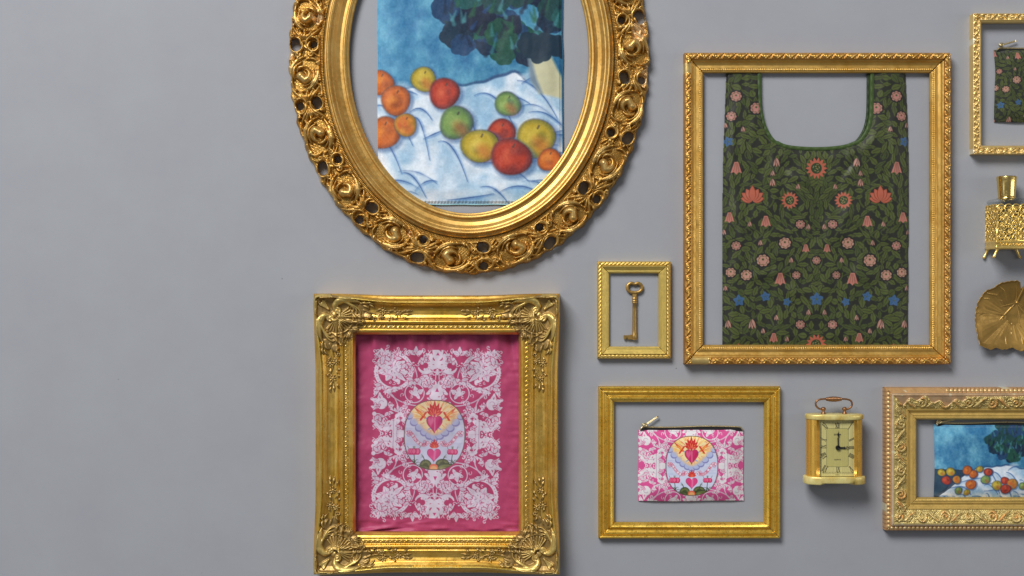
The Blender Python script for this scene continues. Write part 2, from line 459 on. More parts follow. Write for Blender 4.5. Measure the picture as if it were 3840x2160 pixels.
def letters(cv, path, text, h, w, col, width=0.62):
    """writes text centred on a path"""
    path = np.asarray(path, float); d = np.r_[0, np.cumsum(np.hypot(*np.diff(path, axis=0).T))]
    n = len(text)
    for k, ch in enumerate(text):
        if ch == ' ': continue
        s = d[-1] * (k + 0.5) / n; x, y = np.interp(s, d, path[:, 0]), np.interp(s, d, path[:, 1])
        x2, y2 = np.interp(min(s + 3, d[-1]), d, path[:, 0]), np.interp(min(s + 3, d[-1]), d, path[:, 1])
        x1, y1 = np.interp(max(s - 3, 0), d, path[:, 0]), np.interp(max(s - 3, 0), d, path[:, 1])
        a = math.atan2(y2 - y1, x2 - x1); c, q = math.cos(a), math.sin(a)
        for (u0, v0, u1, v1) in FONT[ch]:
            pp = [((u - .5) * h * width, (v - .5) * h) for u, v in ((u0, v0), (u1, v1))]
            cv.line([(x + c * u - q * v, y + q * u + c * v) for u, v in pp], w, col)

def lace_leaf(cv, cx, cy, ang, L, W, lobes=3, depth=0.35):
    cv.poly(leafpoly(cx - 1.5 * math.cos(ang), cy - 1.5 * math.sin(ang), ang, L + 4, W + 5, lobes, depth), LACE_BG[0])
    p = leafpoly(cx, cy, ang, L, W, lobes, depth)
    cv.poly(p, WHITE)
    for k in (-.25, .25): cv.line([(cx + math.cos(ang) * L * .4 - math.sin(ang) * W * k, cy + math.sin(ang) * L * .4 + math.cos(ang) * W * k), (cx + math.cos(ang) * L * .6 - math.sin(ang) * W * k * 1.2, cy + math.sin(ang) * L * .6 + math.cos(ang) * W * k * 1.2)], 1.0, DUST, .6)
    c, s = math.cos(ang), math.sin(ang)
    cv.line([(cx + c * L * .15, cy + s * L * .15), (cx + c * L * .7, cy + s * L * .7)], 1.4, DUST, 0.5)
def lace_hook(cv, x, y, ang, r, flip=1, w=2.6):
    c, s = math.cos(ang), math.sin(ang)
    pts = spiral(0, 0, r, r * .25, 0, 250 * flip, 12) - np.array([r, 0])
    pts = pts @ np.array([[c, s], [-s, c]]) + (x, y)
    cv.line(pts, w, WHITE); cv.ell(pts[-1][0], pts[-1][1], w * 1.0, col=WHITE)

def lace(cv, T0):
    """white papercut lace, one quadrant mirrored four times, around the medallion (0,0)"""
    q = lambda x, y: ((x - 565) / 1.958, (y - 757) / 1.958)
    def quad():
        R = random.Random(3)
        # corner wreath
        cx, cy = q(245, 300)
        cv.line(arc(cx, cy, 66, 0, 360, 40), 14, WHITE)
        for a in range(0, 360, 9):
            cv.ell(cx + 66 * math.cos(math.radians(a)), cy + 66 * math.sin(math.radians(a)), 1.5, col=DUST, a=.9)
        for k, (a0, L_, W_) in enumerate(((10, 56, 30), (62, 52, 34), (118, 40, 30), (170, 52, 30), (225, 58, 36), (278, 44, 34), (325, 50, 30), (40, 60, 20), (200, 60, 20))):
            a = math.radians(a0); lace_leaf(cv, cx - 6 + 8 * math.cos(a), cy - 6 + 8 * math.sin(a), a, L_, W_, 2, .25)
        cv.ell(cx - 6, cy - 8, 30, 26, .5, WHITE)
        for k in range(5): cv.line(arc(cx + R.uniform(-34, 28), cy + R.uniform(-34, 28), 12, k * 70, k * 70 + 160, 8), 1.3, (186, 62, 122), .7)
        for k in range(14):
            cv.ell(cx - 4 + R.uniform(-18, 18), cy - 8 + R.uniform(-18, 18), 1.3, col=DUST, a=.8)
        for k in range(3): cv.line(arc(cx + R.uniform(-25, 20), cy + R.uniform(-25, 20), 9, k * 90, k * 90 + 150, 8), 1.4, DUST, .7)
        # outer corner star leaf
        x, y = q(165, 190)
        for a in (200, 255, 310, 30, 100): lace_leaf(cv, x, y, math.radians(a), 32, 18, 1, .2)
        # three lobed leaves along the top and at the side
        for (px, py, a0, s) in ((405, 175, 270, 1.0), (450, 330, 20, 1.1), (430, 350, 80, .9), (155, 530, 200, 1.25), (385, 360, 130, .8), (290, 590, 250, .75), (250, 205, 300, .8)):
            x, y = q(px, py)
            for da in (-62, 0, 62): lace_leaf(cv, x, y, math.radians(a0 + da), 32 * s, 17 * s, 2, .25)
        x, y = q(160, 535); cv.ell(x, y, 22, col=WHITE); cv.line(arc(x, y, 10, 100, 330, 10), 1.6, DUST, .7)
        # C scroll leaves
        x, y = q(475, 255)
        cv.line(arc(x, y, 27, 200, 520, 26), [4, 15, 19, 17, 12, 5], WHITE); cv.line(arc(x, y, 33, 260, 480, 20), 1.3, DUST, .5)
        for a in range(220, 460, 34): cv.ell(x + 15 * math.cos(math.radians(a)), y + 15 * math.sin(math.radians(a)), 4.6, col=WHITE)
        lace_leaf(cv, *q(300, 420), math.radians(165), 70, 22, 3, .3)
        lace_leaf(cv, *q(110, 480), math.radians(285), 40, 20, 2, .3)
        # ring tendril with tulip
        x, y = q(400, 458)
        cv.line(arc(x, y, 36, 0, 360, 30), 3.4, WHITE); cv.line(arc(x, y, 33, 0, 360, 30), .9, DUST, .6)
        for a in (140, 195, 265): lace_leaf(cv, x + 8, y + 4, math.radians(a + 60), 32, 19, 2, .2)
        lace_leaf(cv, x + 6, y, math.radians(60), 26, 16, 1, .2); cv.ell(x + 3, y + 1, 10, col=WHITE)
        # stems
        for pts in (bez(q(170, 430), q(250, 490), q(330, 590), q(560, 535)), bez(q(360, 540), q(270, 600), q(250, 680), q(250, 757)),
                    bez(q(280, 640), q(300, 540), q(250, 460), q(170, 430)), bez(q(100, 620), q(150, 600), q(190, 620), q(230, 690)),
                    bez(q(395, 270), q(420, 320), q(430, 380), q(390, 390))):
            cv.line(pts, 3.8, WHITE); cv.line(pts + 1.2, .9, DUST, .6)
        # acanthus at the side
        base = bez(q(105, 640), q(140, 720), q(230, 720), q(290, 660), n=9)
        cv.line(base, [6, 22, 30, 24, 12], WHITE)
        for k, (x, y) in enumerate(base[:-1]):
            cv.ell(x + 2, y - 14, 8, col=WHITE); cv.ell(x, y + 13, 7, col=WHITE)
        cv.line(base, 1.5, DUST, .6)
        # side column with dots, half diamond
        cv.poly([q(243, 665), q(285, 665), q(285, 757), q(243, 757)], WHITE)
        cv.poly([q(285, 690), q(325, 735), q(333, 757), q(285, 757)], WHITE)
        for k in range(10):
            for xx_ in (251, 276): x, y = q(xx_ + R.uniform(-2, 2), 670 + k * 9.5); cv.ell(x, y, 1.3, col=DUST)
        x, y = q(300, 640)
        for a in (150, 210, 270, 330, 30): cv.ell(x + 13 * math.cos(math.radians(a)), y + 13 * math.sin(math.radians(a)), 9, col=WHITE)
        cv.line(arc(x, y, 8, 0, 300, 10), 1.4, DUST, .6)
        # axis ornaments
        cv.poly([q(535, 140), q(607, 140), q(600, 190), q(585, 215), q(590, 260), q(565, 290), q(540, 260), q(545, 215), q(530, 190)], WHITE)
        cv.poly([q(565, 158), q(578, 180), q(552, 180)], (186, 62, 122))
        cv.ell(*q(540, 250), 14, 16, 0, WHITE); cv.ell(*q(505, 190), 13, 15, 0, WHITE)
        cv.line([q(556, 290), q(552, 350), q(548, 390)], 3, WHITE); cv.line([q(565, 285), q(565, 320)], 5, WHITE)
        cv.line([q(535, 300), q(560, 308)], 3, WHITE)
        x, y = q(565, 420)
        for a in (195, 235, 150, 120): lace_leaf(cv, x, y, math.radians(a), 50, 22, 2, .2)
        cv.ell(x, y + 14, 22, 30, 0, WHITE); cv.poly([(x, y - 2), (x + 7, y + 14), (x - 7, y + 14)], (186, 62, 122))
        cv.ell(*q(565, 480), 26, 16, 0, WHITE)
        for (px, py, a0, s) in ((330, 245, 60, .9), (380, 300, 200, .8), (505, 395, 200, .8), (470, 210, 310, .7), (150, 400, 110, .9), (215, 560, 330, .8), (345, 545, 150, .7), (120, 570, 250, .8), (180, 690, 200, 1.0), (210, 600, 60, .8), (350, 610, 200, .6), (525, 500, 180, .7), (300, 700, 110, .6), (140, 625, 60, .9)):
            x, y = q(px, py)
            for da in (-50, 10, 70): lace_leaf(cv, x, y, math.radians(a0 + da), 26 * s, 15 * s, 2, .25)
        # little hooks and twigs filling the openings
        for (px, py, a, r_) in ((115, 150, 200, 9), (110, 215, 170, 11), (330, 150, 270, 9), (350, 160, 330, 8), (470, 150, 250, 10), (445, 225, 100, 10), (525, 315, 160, 11),
                                (480, 350, 230, 9), (405, 250, 30, 10), (110, 300, 170, 5), (375, 400, 100, 9), (480, 540, 260, 9), (350, 520, 200, 8), (200, 480, 60, 9),
                                (105, 560, 180, 6), (240, 560, 230, 10), (330, 590, 300, 9), (340, 640, 20, 8), (365, 600, 80, 8), (120, 700, 200, 9), (160, 745, 90, 10), (210, 745, 180, 8),
                                (270, 380, 60, 8), (345, 330, 10, 8), (130, 420, 200, 8), (355, 700, 0, 7), (455, 395, 60, 9), (200, 130, 290, 9), (280, 140, 250, 8)):
            lace_hook(cv, *q(px, py), math.radians(a), r_, 1 if (px + py) % 2 else -1, 2.8)
            lace_hook(cv, *q(px, py), math.radians(a + 140), r_ * .8, -1, 2.4)
        for k in range(46):
            x, y = R.uniform(-245, -20), R.uniform(-310, -10)
            if (x / 118) ** 2 + (y / 136) ** 2 > 1: lace_hook(cv, x, y, R.uniform(0, 6), R.uniform(6, 10), R.choice((1, -1)), 2.0)
        for k in range(120):
            x, y = R.uniform(-248, -3), R.uniform(-314, -4); cv.poly(leafpoly(x, y, R.uniform(0, 6.3), R.uniform(7, 14), R.uniform(2.6, 4.4)), LACE_BG[0], .9)
        for px in range(125, 520, 42):
            x, y = q(px, 140 + (px * 7) % 12)
            cv.line([(x, y + 8), (x - 5, y - 1)], 2.2, WHITE); cv.line([(x, y + 8), (x + 6, y)], 2.2, WHITE)
        for py in range(190, 740, 48):
            x, y = q(100 + (py * 5) % 10, py)
            cv.line([(x + 8, y), (x, y - 6)], 2.2, WHITE); cv.line([(x + 8, y), (x + 1, y + 5)], 2.2, WHITE)
    a, b_, c, d, e, f = T0
    for sx, sy in ((1, 1), (-1, 1), (1, -1), (-1, -1)):
        cv.T = (a * sx, b_ * sy, c * sx, d * sy, e, f); quad()
    cv.T = T0

def heart(cx, cy, w, h, n=40):
    t = np.linspace(0, 2 * PI, n, endpoint=False)
    x = 16 * np.sin(t) ** 3; y = -(13 * np.cos(t) - 5 * np.cos(2 * t) - 2 * np.cos(3 * t) - np.cos(4 * t))
    y = (y + 12) / 29; return np.stack([cx + x / 32 * w, cy + y * h], -1)

def medallion(cv, T0):
    """oval picture with the flaming heart; measured in pixels of a 3.62x enlargement around (842,815)"""
    a, b_, c, d, e, f = T0; k = 1.17 / 3.622
    cv.T = (a * k, b_ * k, c * k, d * k, e - 842 * k * a, f - 815 * k * d)
    R = random.Random(11)
    t = np.linspace(0, 2 * PI, 60, endpoint=False)
    ov = np.stack([842 + 350 * np.sign(np.cos(t)) * np.abs(np.cos(t)) ** .86, 815 + 402 * np.sign(np.sin(t)) * np.abs(np.sin(t)) ** .86], -1)
    cv.poly(ov, (206, 212, 236))
    r = cv.sdf(ov, 4); old = cv.clip
    cl = np.zeros((cv.ny, cv.nx)); cl[r[0], r[1]] = np.clip(.5 + r[2] / cv.st, 0, 1)
    cv.clip = cl if old is None else cl * old
    for k_ in range(26):
        y = R.uniform(700, 1050); x = R.choice([R.uniform(500, 620), R.uniform(1040, 1180)])
        cv.line([(x - 60, y), (x + 60, y + 4)], 14, R.choice([(180, 205, 232), (222, 222, 240), (186, 190, 226)]), .5, 3)
    # glory
    glory = [(500, 560), (560, 640), (620, 730), (720, 820), (842, 860), (960, 820), (1060, 740), (1130, 640), (1160, 540), (1120, 470), (1000, 410), (842, 395), (680, 410), (560, 490)]
    cv.poly(glory, (247, 226, 168))
    for k_ in range(150):
        an = R.uniform(-PI, PI); r0 = R.uniform(110, 230); r1 = r0 + R.uniform(40, 110)
        ca, sa = math.cos(an) * 1.15, math.sin(an)
        if sa > 0.0: pass
        p0 = (842 + ca * r0, 620 + sa * r0); p1 = (842 + ca * r1, 620 + sa * r1)
        if abs(p1[0] - 842) * .78 + (p1[1] - 620) * (1 if p1[1] > 620 else .2) > 240: continue
        cv.line([p0, p1], [9, 4], R.choice([(240, 120, 70), (246, 150, 80), (250, 214, 90), (232, 96, 84), (250, 190, 100)]), .8)
    # clouds
    for i, s in enumerate(np.linspace(0, 1, 11)):
        x = 842 + (s - .5) * 2 * 300; y = 850 - abs(s - .5) ** 1.6 * 2 ** 1.6 * 250
        cv.ell(x, y - 4, 50, 46, 0, (136, 136, 190)); cv.ell(x + (5 if s < .5 else -5), y - 14, 44, 38, 0, (178, 188, 224))
    for s in np.linspace(0, 1, 21):
        x = 842 + (s - .5) * 2 * 262; y = 800 - abs(s - .5) ** 1.6 * 2 ** 1.6 * 236
        cv.ell(x, y, 26, 24, 0, (240, 196, 140), .5, 3)
    # swords
    for sg in (-1, 1):
        X = lambda v: 842 + sg * v
        cv.line([(X(-70), 750), (X(130), 600)], 16, (150, 170, 215)); cv.line([(X(120), 612), (X(205), 530)], 30, (240, 130, 60))
        cv.line([(X(105), 555), (X(165), 640)], 22, (216, 60, 40)); cv.line([(X(200), 535), (X(228), 508)], 14, (220, 80, 70))
        cv.line([(X(135), 590), (X(185), 555)], 6, (250, 200, 90))
    # flames and hearts
    for (cx, cy, s) in ((836, 560, 1.0), (840, 950, .62)):
        for a_, l in ((-62, 95), (-42, 120), (-22, 140), (0, 170), (20, 150), (40, 125), (62, 100), (-10, 120), (12, 110)):
            an = math.radians(a_ - 90)
            p = leafpoly(cx + math.cos(an) * 8 * s, cy + 30 * s + math.sin(an) * 8 * s, an, l * s, 40 * s)
            cv.poly(p, (206, 44, 44)); cv.poly(leafpoly(cx, cy + 30 * s, an, l * s * .72, 20 * s), (240, 120, 84))
    cv.line([(836, 580), (836, 620)], 26, (200, 60, 90))
    cv.poly(heart(837, 590, 188, 212), (140, 20, 62)); cv.poly(heart(837, 595, 176, 200), (206, 44, 104))
    cv.poly(heart(795, 612, 70, 110), (226, 110, 150), .8, 4); cv.line([(842, 620), (842, 770)], 8, (236, 170, 190), .9, 3); cv.line([(905, 640), (870, 740)], 20, (170, 26, 80), .6, 6)
    cv.poly(heart(838, 975, 162, 160), (160, 26, 80)); cv.poly(heart(838, 979, 152, 150), (222, 66, 130)); cv.line([(850, 1000), (845, 1100)], 16, (240, 150, 190), .8, 5)
    # scroll ribbons with their words
    for sg, txt in ((-1, 'PARS DIZO A MAMI'), (1, 'CONSACRE MA VIE')):
        X = lambda v: 842 + sg * v
        path = np.r_[spiral(X(290), 812, 14, 40, 0 if sg > 0 else 180, 270, 12)[:, :], bez((X(268), 780), (X(235), 790), (X(235), 900), (X(160), 945), (X(95), 950), (X(75), 880), n=16)]
        main = bez((X(318), 790), (X(255), 745), (X(250), 880), (X(190), 935), (X(110), 965), (X(82), 905), n=22)
        cv.line(main, 38, (206, 70, 110)); cv.line(main, 30, (236, 226, 238))
        for (x, y, r_) in ((X(302), 812, 24), (X(112), 895, 26)):
            cv.line(spiral(x, y, r_, 5, 0, 480, 26), 5, (206, 70, 110))
        mp = main if sg < 0 else main[::-1]
        letters(cv, mp, txt, 24, 4.2, (190, 40, 80), .55)
    # hills, plants, flowers
    for (x, y, rx, ry, c1) in ((745, 1170, 70, 70, (74, 84, 50)), (940, 1150, 80, 60, (66, 78, 46)), (715, 1215, 80, 50, (50, 62, 44)), (990, 1200, 110, 60, (92, 104, 56))):
        cv.ell(x, y, rx, ry, 0, (44, 52, 36)); cv.ell(x, y + 9, rx - 8, ry - 8, 0, c1)
        for k_ in range(16):
            an = PI + PI * (k_ + .5) / 16
            cv.line([(x + rx * .9 * math.cos(an), y + ry * .9 * math.sin(an)), (x + rx * .5 * math.cos(an), y + ry * .5 * math.sin(an))], 6, (140, 148, 84), .7)
    cv.ell(985, 1215, 80, 24, 0, (226, 214, 140), .7, 4)
    cv.ell(838, 1195, 52, 46, 0, (240, 110, 80)); cv.ell(838, 1210, 40, 40, 0, (248, 190, 120), .9, 3)
    for (x, y, s) in ((608, 1010, 1.0), (1053, 1010, .85)):
        cv.line([(x, y + 30), (x + (15 if x < 842 else -15), y + 150)], 9, (56, 74, 44))
        for k_ in range(9):
            a_ = math.radians(-160 + k_ * 17); yy_ = y + 90 + (k_ % 3) * 28
            cv.line(bez((x + 10, yy_ + 40), (x + 10 + 40 * math.cos(a_), yy_ + 20 * math.sin(a_)), (x + 10 + 75 * math.cos(a_), yy_ + 10), n=7), [9, 3], (50, 70, 44))
        for dx in (-50, -25, 25, 50, 0):
            cv.ell(x + dx * s * .9, y, 30 * s, 38 * s, 0, (196, 38, 92)); cv.ell(x + dx * s * .9 - 3, y - 4, 20 * s, 27 * s, 0, (232, 104, 146))
        for dx in (-60, -8, 0, 8, 60): cv.line([(x + dx * s, y - 34), (x + dx * 1.25 * s, y - 62)], 5, (80, 96, 60))
    for sg, x in ((1, 730), (-1, 945)):
        for k_ in range(3): cv.line(bez((x, 1120), (x - 5 * sg, 1060), (x - 40 * sg, 1040 + 18 * k_), n=7), [9, 3], (60, 74, 48))
    cv.clip = old
    cv.line(np.r_[ov, ov[:1]], 9, (92, 74, 60))
    cv.T = T0

def floral_print(cv, cx, y0, y1, scale=1.0, seed=4, half=360):
    """dark ground full of green leaves with pink, coral and blue blossoms, mirrored about the middle"""
    R = random.Random(seed)
    G1, G2, G0 = (66, 76, 40), (76, 86, 44), (36, 38, 35)
    PK, CO, BL = (174, 128, 114), (172, 92, 72), (60, 92, 130)
    T = [(sx * scale, 0, 0, scale, cx, y0) for sx in (1, -1)]
    H = (y1 - y0) / scale
    fl = []                       # (x, y, kind, size)
    rows = [('rose', 225, 175, 26), ('rose', 300, 130, 24), ('rose', 318, 205, 22), ('blue', 330, 300, 26), ('lily', 150, 380, 20), ('bell', 300, 400, 26),
            ('sun', 0, 400, 44), ('lotus', 240, 500, 50), ('sun', 100, 520, 36), ('bell', 190, 600, 24), ('bell', 325, 585, 22), ('rose', 60, 610, 20), ('lily', 165, 455, 17),
            ('rose', 118, 680, 26), ('bell', 40, 700, 17), ('rose', 300, 690, 20), ('rose', 200, 745, 28), ('rose', 262, 800, 24), ('rose', 320, 790, 22), ('rose', 0, 745, 18),
            ('rose', 75, 800, 18), ('bell', 135, 815, 26), ('blue', 190, 880, 26), ('blue', 110, 900, 22), ('blue', 290, 895, 30), ('blue', 0, 890, 34), ('lily', 240, 985, 22),
            ('rose', 60, 985, 20), ('sun', 0, 1060, 42), ('bell', 160, 1035, 20), ('lotus', 290, 1080, 34), ('lily', 330, 985, 18)]
    for k, x, y, s in rows: fl.append((x, y + 0.0, k, s * (.72 if k == 'blue' else .9)))
    for (x, y) in ((70, 470), (165, 330 + 90), (210, 680), (30, 620), (95, 745), (340, 850), (30, 940), (200, 1010), (110, 1040), (340, 240), (275, 255), (250, 610), (345, 640), (150, 960)): fl.append((x, y, 'lily', 11))
    pts = []
    tries = 0
    while tries < 9000:
        tries += 1
        x, y = R.uniform(-4, half + 10), R.uniform(-10, H + 10)
        if all((x - a) ** 2 + (y - b) ** 2 > 22 ** 2 for a, b in pts): pts.append((x, y))
    leaves = []
    for (x, y) in pts:
        ang = math.sin(x * .022 + math.sin(y * .013) * 2) * 1.6 + math.cos(y * .017) * 1.5 - PI / 2 + R.uniform(-.5, .5)
        leaves.append((x, y, ang, R.uniform(28, 54), R.uniform(14, 25), R.choice([0, 2, 3, 3])))
    stems = []
    for k in range(int(H / 95) + 2):
        yb = k * 95
        stems.append(bez((6, yb + 60), (90, yb + 10), (60, yb - 70), (150, yb - 60)))
        stems.append(np.r_[bez((176, yb + 70), (120, yb + 20), (230, yb - 30), (250, yb - 50)), spiral(250, yb - 28, 22, 6, -90, 250, 14)])
        stems.append(bez((350, yb + 50), (300, yb + 20), (340, yb - 50), (270, yb - 60)))
        stems.append(bez((250, yb + 60), (290, yb + 30), (180, yb - 20), (180, yb - 40)))
    for t in T:
        cv.T = t
        for s in stems: cv.line(s, [7, 5, 3], G1)
        for (x, y, a, L, W, lb) in leaves:
            p = leafpoly(x - math.cos(a) * L / 2, y - math.sin(a) * L / 2, a, L, W, lb, .35, 14)
            q = leafpoly(x - math.cos(a) * (L / 2 + 2), y - math.sin(a) * (L / 2 + 2), a, L + 3, W + 4, lb, .3, 12)
            cv.poly(q, G0); cv.poly(p, G2 if (int(x) + int(y)) % 3 else G1)
            cv.line([(x - math.cos(a) * L * .35, y - math.sin(a) * L * .35), (x + math.cos(a) * L * .3, y + math.sin(a) * L * .3)], 1.6, G0, .8)
        for (x, y, k, s) in fl:
            if k == 'rose':
                cv.ell(x, y, s + 4, s + 3, 0, G0)
                cc_ = PK if (int(x) % 3) else (168, 116, 108)
                for i in range(8):
                    a = i * 2 * PI / 8 + x; cv.ell(x + s * .62 * math.cos(a), y + s * .56 * math.sin(a), s * .34, s * .3, a, cc_)
                cv.ell(x, y, s * .7, s * .64, 0, cc_)
                for i in range(6): 
                    a = i * 1.05 + x; cv.line(arc(x + s * .34 * math.cos(a), y + s * .34 * math.sin(a), s * .36, math.degrees(a) - 70, math.degrees(a) + 70, 6), 2.0, (88, 84, 52), .9)
                cv.ell(x, y - s * .15, s * .17, col=G1)
            elif k == 'blue':
                cv.ell(x, y, s * .8, s * .8, 0, G0)
                for i in range(5):
                    a = i * 2 * PI / 5 - PI / 2 + x * .1; cv.poly(leafpoly(x, y, a, s * 1.05, s * .8, 0), BL); cv.line([(x, y), (x + s * .6 * math.cos(a), y + s * .6 * math.sin(a))], 1.6, (40, 74, 110))
                cv.ell(x, y, s * .16, col=G2)
            elif k == 'sun':
                for i in range(14):
                    a = i * 2 * PI / 14; cv.poly(leafpoly(x + s * .3 * math.cos(a), y + s * .3 * math.sin(a), a, s * .72, s * .3, 0), CO if s < 40 else PK)
                cv.ell(x, y, s * .52, s * .52, 0, (44, 62, 38))
                for i in range(16): cv.ell(x + s * .4 * math.sqrt((i % 8) / 8) * math.cos(i * 2.4), y + s * .4 * math.sqrt((i % 8) / 8) * math.sin(i * 2.4), 1.8, col=(150, 130, 84))
            elif k == 'lotus':
                cv.ell(x, y, s * .9, s * .7, 0, G0)
                for a, l in ((-170, .9), (-10, .9), (-145, 1.0), (-35, 1.0), (-118, 1.0), (-62, 1.0), (-90, 1.15)):
                    cv.poly(leafpoly(x, y + s * .45, math.radians(a), s * l * 1.1, s * .62, 0), (120, 60, 40)); cv.poly(leafpoly(x, y + s * .45, math.radians(a), s * l * 1.05, s * .5, 0), CO)
            elif k == 'lily':
                for a in (70, 90, 110): cv.poly(leafpoly(x, y - s, math.radians(a), s * 2, s * .7, 0), G0); cv.poly(leafpoly(x, y - s, math.radians(a), s * 1.9, s * .5, 0), PK)
            elif k == 'bell':
                cv.poly([(x - s * .3, y - s), (x + s * .3, y - s), (x + s * .9, y + s * .8), (x + s * .4, y + s * .6), (x, y + s), (x - s * .4, y + s * .6), (x - s * .9, y + s * .8)], (176, 112, 100))
                for dx in (-.35, 0, .35): cv.line([(x + dx * s * .4, y - s * .8), (x + dx * s * 1.2, y + s * .5)], 1.8, (100, 70, 56), .8)
    cv.T = (1, 0, 0, 1, 0, 0)

def fruit(cv, x, y, r, kind, R):
    base, lite, dark = {'o': ((198, 104, 46), (222, 138, 62), (128, 66, 44)), 'r': ((176, 62, 46), (206, 96, 66), (88, 40, 50)),
                        'g': ((118, 150, 84), (160, 182, 110), (66, 92, 84)), 'y': ((184, 160, 54), (212, 190, 84), (104, 108, 52)), 'm': ((204, 132, 54), (200, 86, 56), (122, 104, 52))}[kind]
    ph = R.uniform(0, 6)
    def shape(k, dx=0, dy=0):
        t = np.linspace(0, 2 * PI, 26, endpoint=False); rr = r * k * (1 + .05 * np.sin(2 * t + ph) + .035 * np.sin(3 * t + ph * 2))
        return np.stack([x + dx + rr * np.cos(t), y + dy + rr * .95 * np.sin(t)], -1)
    cv.poly(shape(1.12, r * .13, r * .12), (54, 84, 132), .5, max(3, r * .14)); cv.poly(shape(1.03), (62, 52, 62), .55, 4); cv.poly(shape(.97), dark)
    cv.poly(shape(.86, -r * .08, -r * .02), base, 1, max(3, r * .25))
    for k in range(26):                    # broad soft patches of paint
        a = R.uniform(0, 2 * PI); q_ = R.uniform(.05, .62)
        c = lite if (math.cos(a) < .1 and math.sin(a) < .5) else R.choice([base, base, dark])
        cv.ell(x + r * q_ * math.cos(a), y + r * q_ * math.sin(a), r * R.uniform(.18, .34), r * R.uniform(.1, .2), a + PI / 2, c, .32, max(4, r * .16))
    if kind in 'ymg': cv.ell(x + r * .25, y + r * .35, r * .5, r * .34, .8, (190, 84, 50), .45, max(5, r * .3))
    cv.line([(x + r * .08, y - r * .5), (x + r * .14, y - r * .62)], r * .1, (70, 62, 60), .7, 3)

def painted_leaf(cv, x, y, r, ang, c, R):
    t = np.linspace(0, 2 * PI, 40, endpoint=False); nl_ = R.choice([5, 6, 7]); rr = r * (1 + .16 * np.abs(np.sin(nl_ * t / 2 + ang)) + .05 * np.sin(3 * t + ang)) * (1 + .22 * np.cos(t - ang))
    cv.poly(np.stack([x + rr * np.cos(t), y + rr * .9 * np.sin(t)], -1), c, .95, 3)

def still_life(cv, x0, x1, y0, y1, fruits, cloth_top, leaves_c, leaves_r, seed, u):
    """a generic painted still life: fruit on a pale cloth, foliage, blue wall (u = size unit)"""
    R = random.Random(seed)
    ny, nx = cv.ny, cv.nx
    n1 = value_noise((ny, nx), 110 * u / cv.st, seed, 4)[..., None]; n2 = value_noise((ny, nx), (34 * u / cv.st, 22 * u / cv.st), seed + 1, 4)[..., None]
    n1 = smooth(n1 * 1.8 - .4)
    wall = np.array((52, 116, 160)) * (1 - n1) + np.array((104, 168, 196)) * n1
    wall = wall + (n2 - .5) * np.array((44, 36, 26)); wall = wall + (np.linspace(10, -22, nx)[None, :, None])
    n3 = value_noise((ny, nx), (120 * u / cv.st, 90 * u / cv.st), seed + 2, 3, .5)[..., None]; n4 = value_noise((ny, nx), (26 * u / cv.st, 34 * u / cv.st), seed + 3, 4)[..., None]
    n3 = smooth(n3 * 2.2 - .5)
    cl = np.array((150, 186, 214)) * (1 - n3) + np.array((216, 226, 238)) * n3 + (n4 - .5) * np.array((34, 26, 20))
    tx_, ty_ = zip(*cloth_top); tt = np.convolve(np.pad(np.interp(cv.x, tx_, ty_), 12, mode='edge'), np.ones(25) / 25, 'same')[12:-12]
    top = (tt + 3 * u * np.sin(cv.x / (13 * u)))[None, :]
    mk = np.clip((cv.y[:, None] - top) / (5 * u) + .5, 0, 1)[..., None]
    cv.A[:] = wall * (1 - mk) + cl * mk
    cv.line(np.stack([cv.x[::8], top[0][::8] - 5 * u], -1), [9 * u, 4 * u, 12 * u, 6 * u], (38, 60, 104), .7, 5)
    for k in range(36):
        x = R.uniform(x0 - 40 * u, x1); y = R.uniform(np.interp(x, tx_, ty_) + 20 * u, y1)
        dx, dy = R.uniform(60, 190) * u, R.uniform(-50, 150) * u
        p = bez((x, y), (x + dx * .5, y - R.uniform(0, 60) * u), (x + dx, y + dy), n=12)
        cv.line(p + (0, 16 * u), [4 * u, 46 * u, 6 * u], (122, 168, 204), .38, 26 * u / cv.st); cv.line(p - (5 * u, 16 * u), [4 * u, 40 * u, 6 * u], (228, 236, 244), .5, 22 * u / cv.st)
        cv.line(p + (3 * u, 3 * u), [2, 15 * u, 3], (66, 112, 172), .5, 7 * u / cv.st); cv.line(p, [1, 4.4 * u, 1], (44, 72, 134), .7, 2)
    for k in range(60):
        a = R.uniform(0, 2 * PI); rr = math.sqrt(R.random())
        x = leaves_c[0] + math.cos(a) * rr * leaves_r[0]; y = leaves_c[1] + math.sin(a) * rr * leaves_r[1]
        painted_leaf(cv, x, y, R.uniform(34, 58) * u, R.uniform(0, 6), R.choice([(18, 44, 66), (16, 32, 56), (28, 82, 84), (24, 64, 66), (18, 40, 66), (28, 62, 100), (26, 74, 62)]), R)
    for k in range(70):
        a = R.uniform(0, 2 * PI); rr = math.sqrt(R.random()) * .95
        x = leaves_c[0] + math.cos(a) * rr * leaves_r[0]; y = leaves_c[1] + math.sin(a) * rr * leaves_r[1] + 20 * u
        cv.line([(x, y), (x + R.uniform(-20, 30) * u, y - R.uniform(20, 60) * u)], [16 * u, 4 * u], R.choice([(66, 132, 140), (40, 92, 66), (36, 78, 134), (14, 26, 50), (84, 150, 156), (16, 34, 54)]), .6, 8 * u / cv.st)
    for (x, y, r, k) in fruits: fruit(cv, x, y, r * 1.1, k, R)
    cv.A = np.clip(cv.A + (value_noise((ny, nx), 4, 9, 3)[..., None] - .5) * 22, 0, 255)

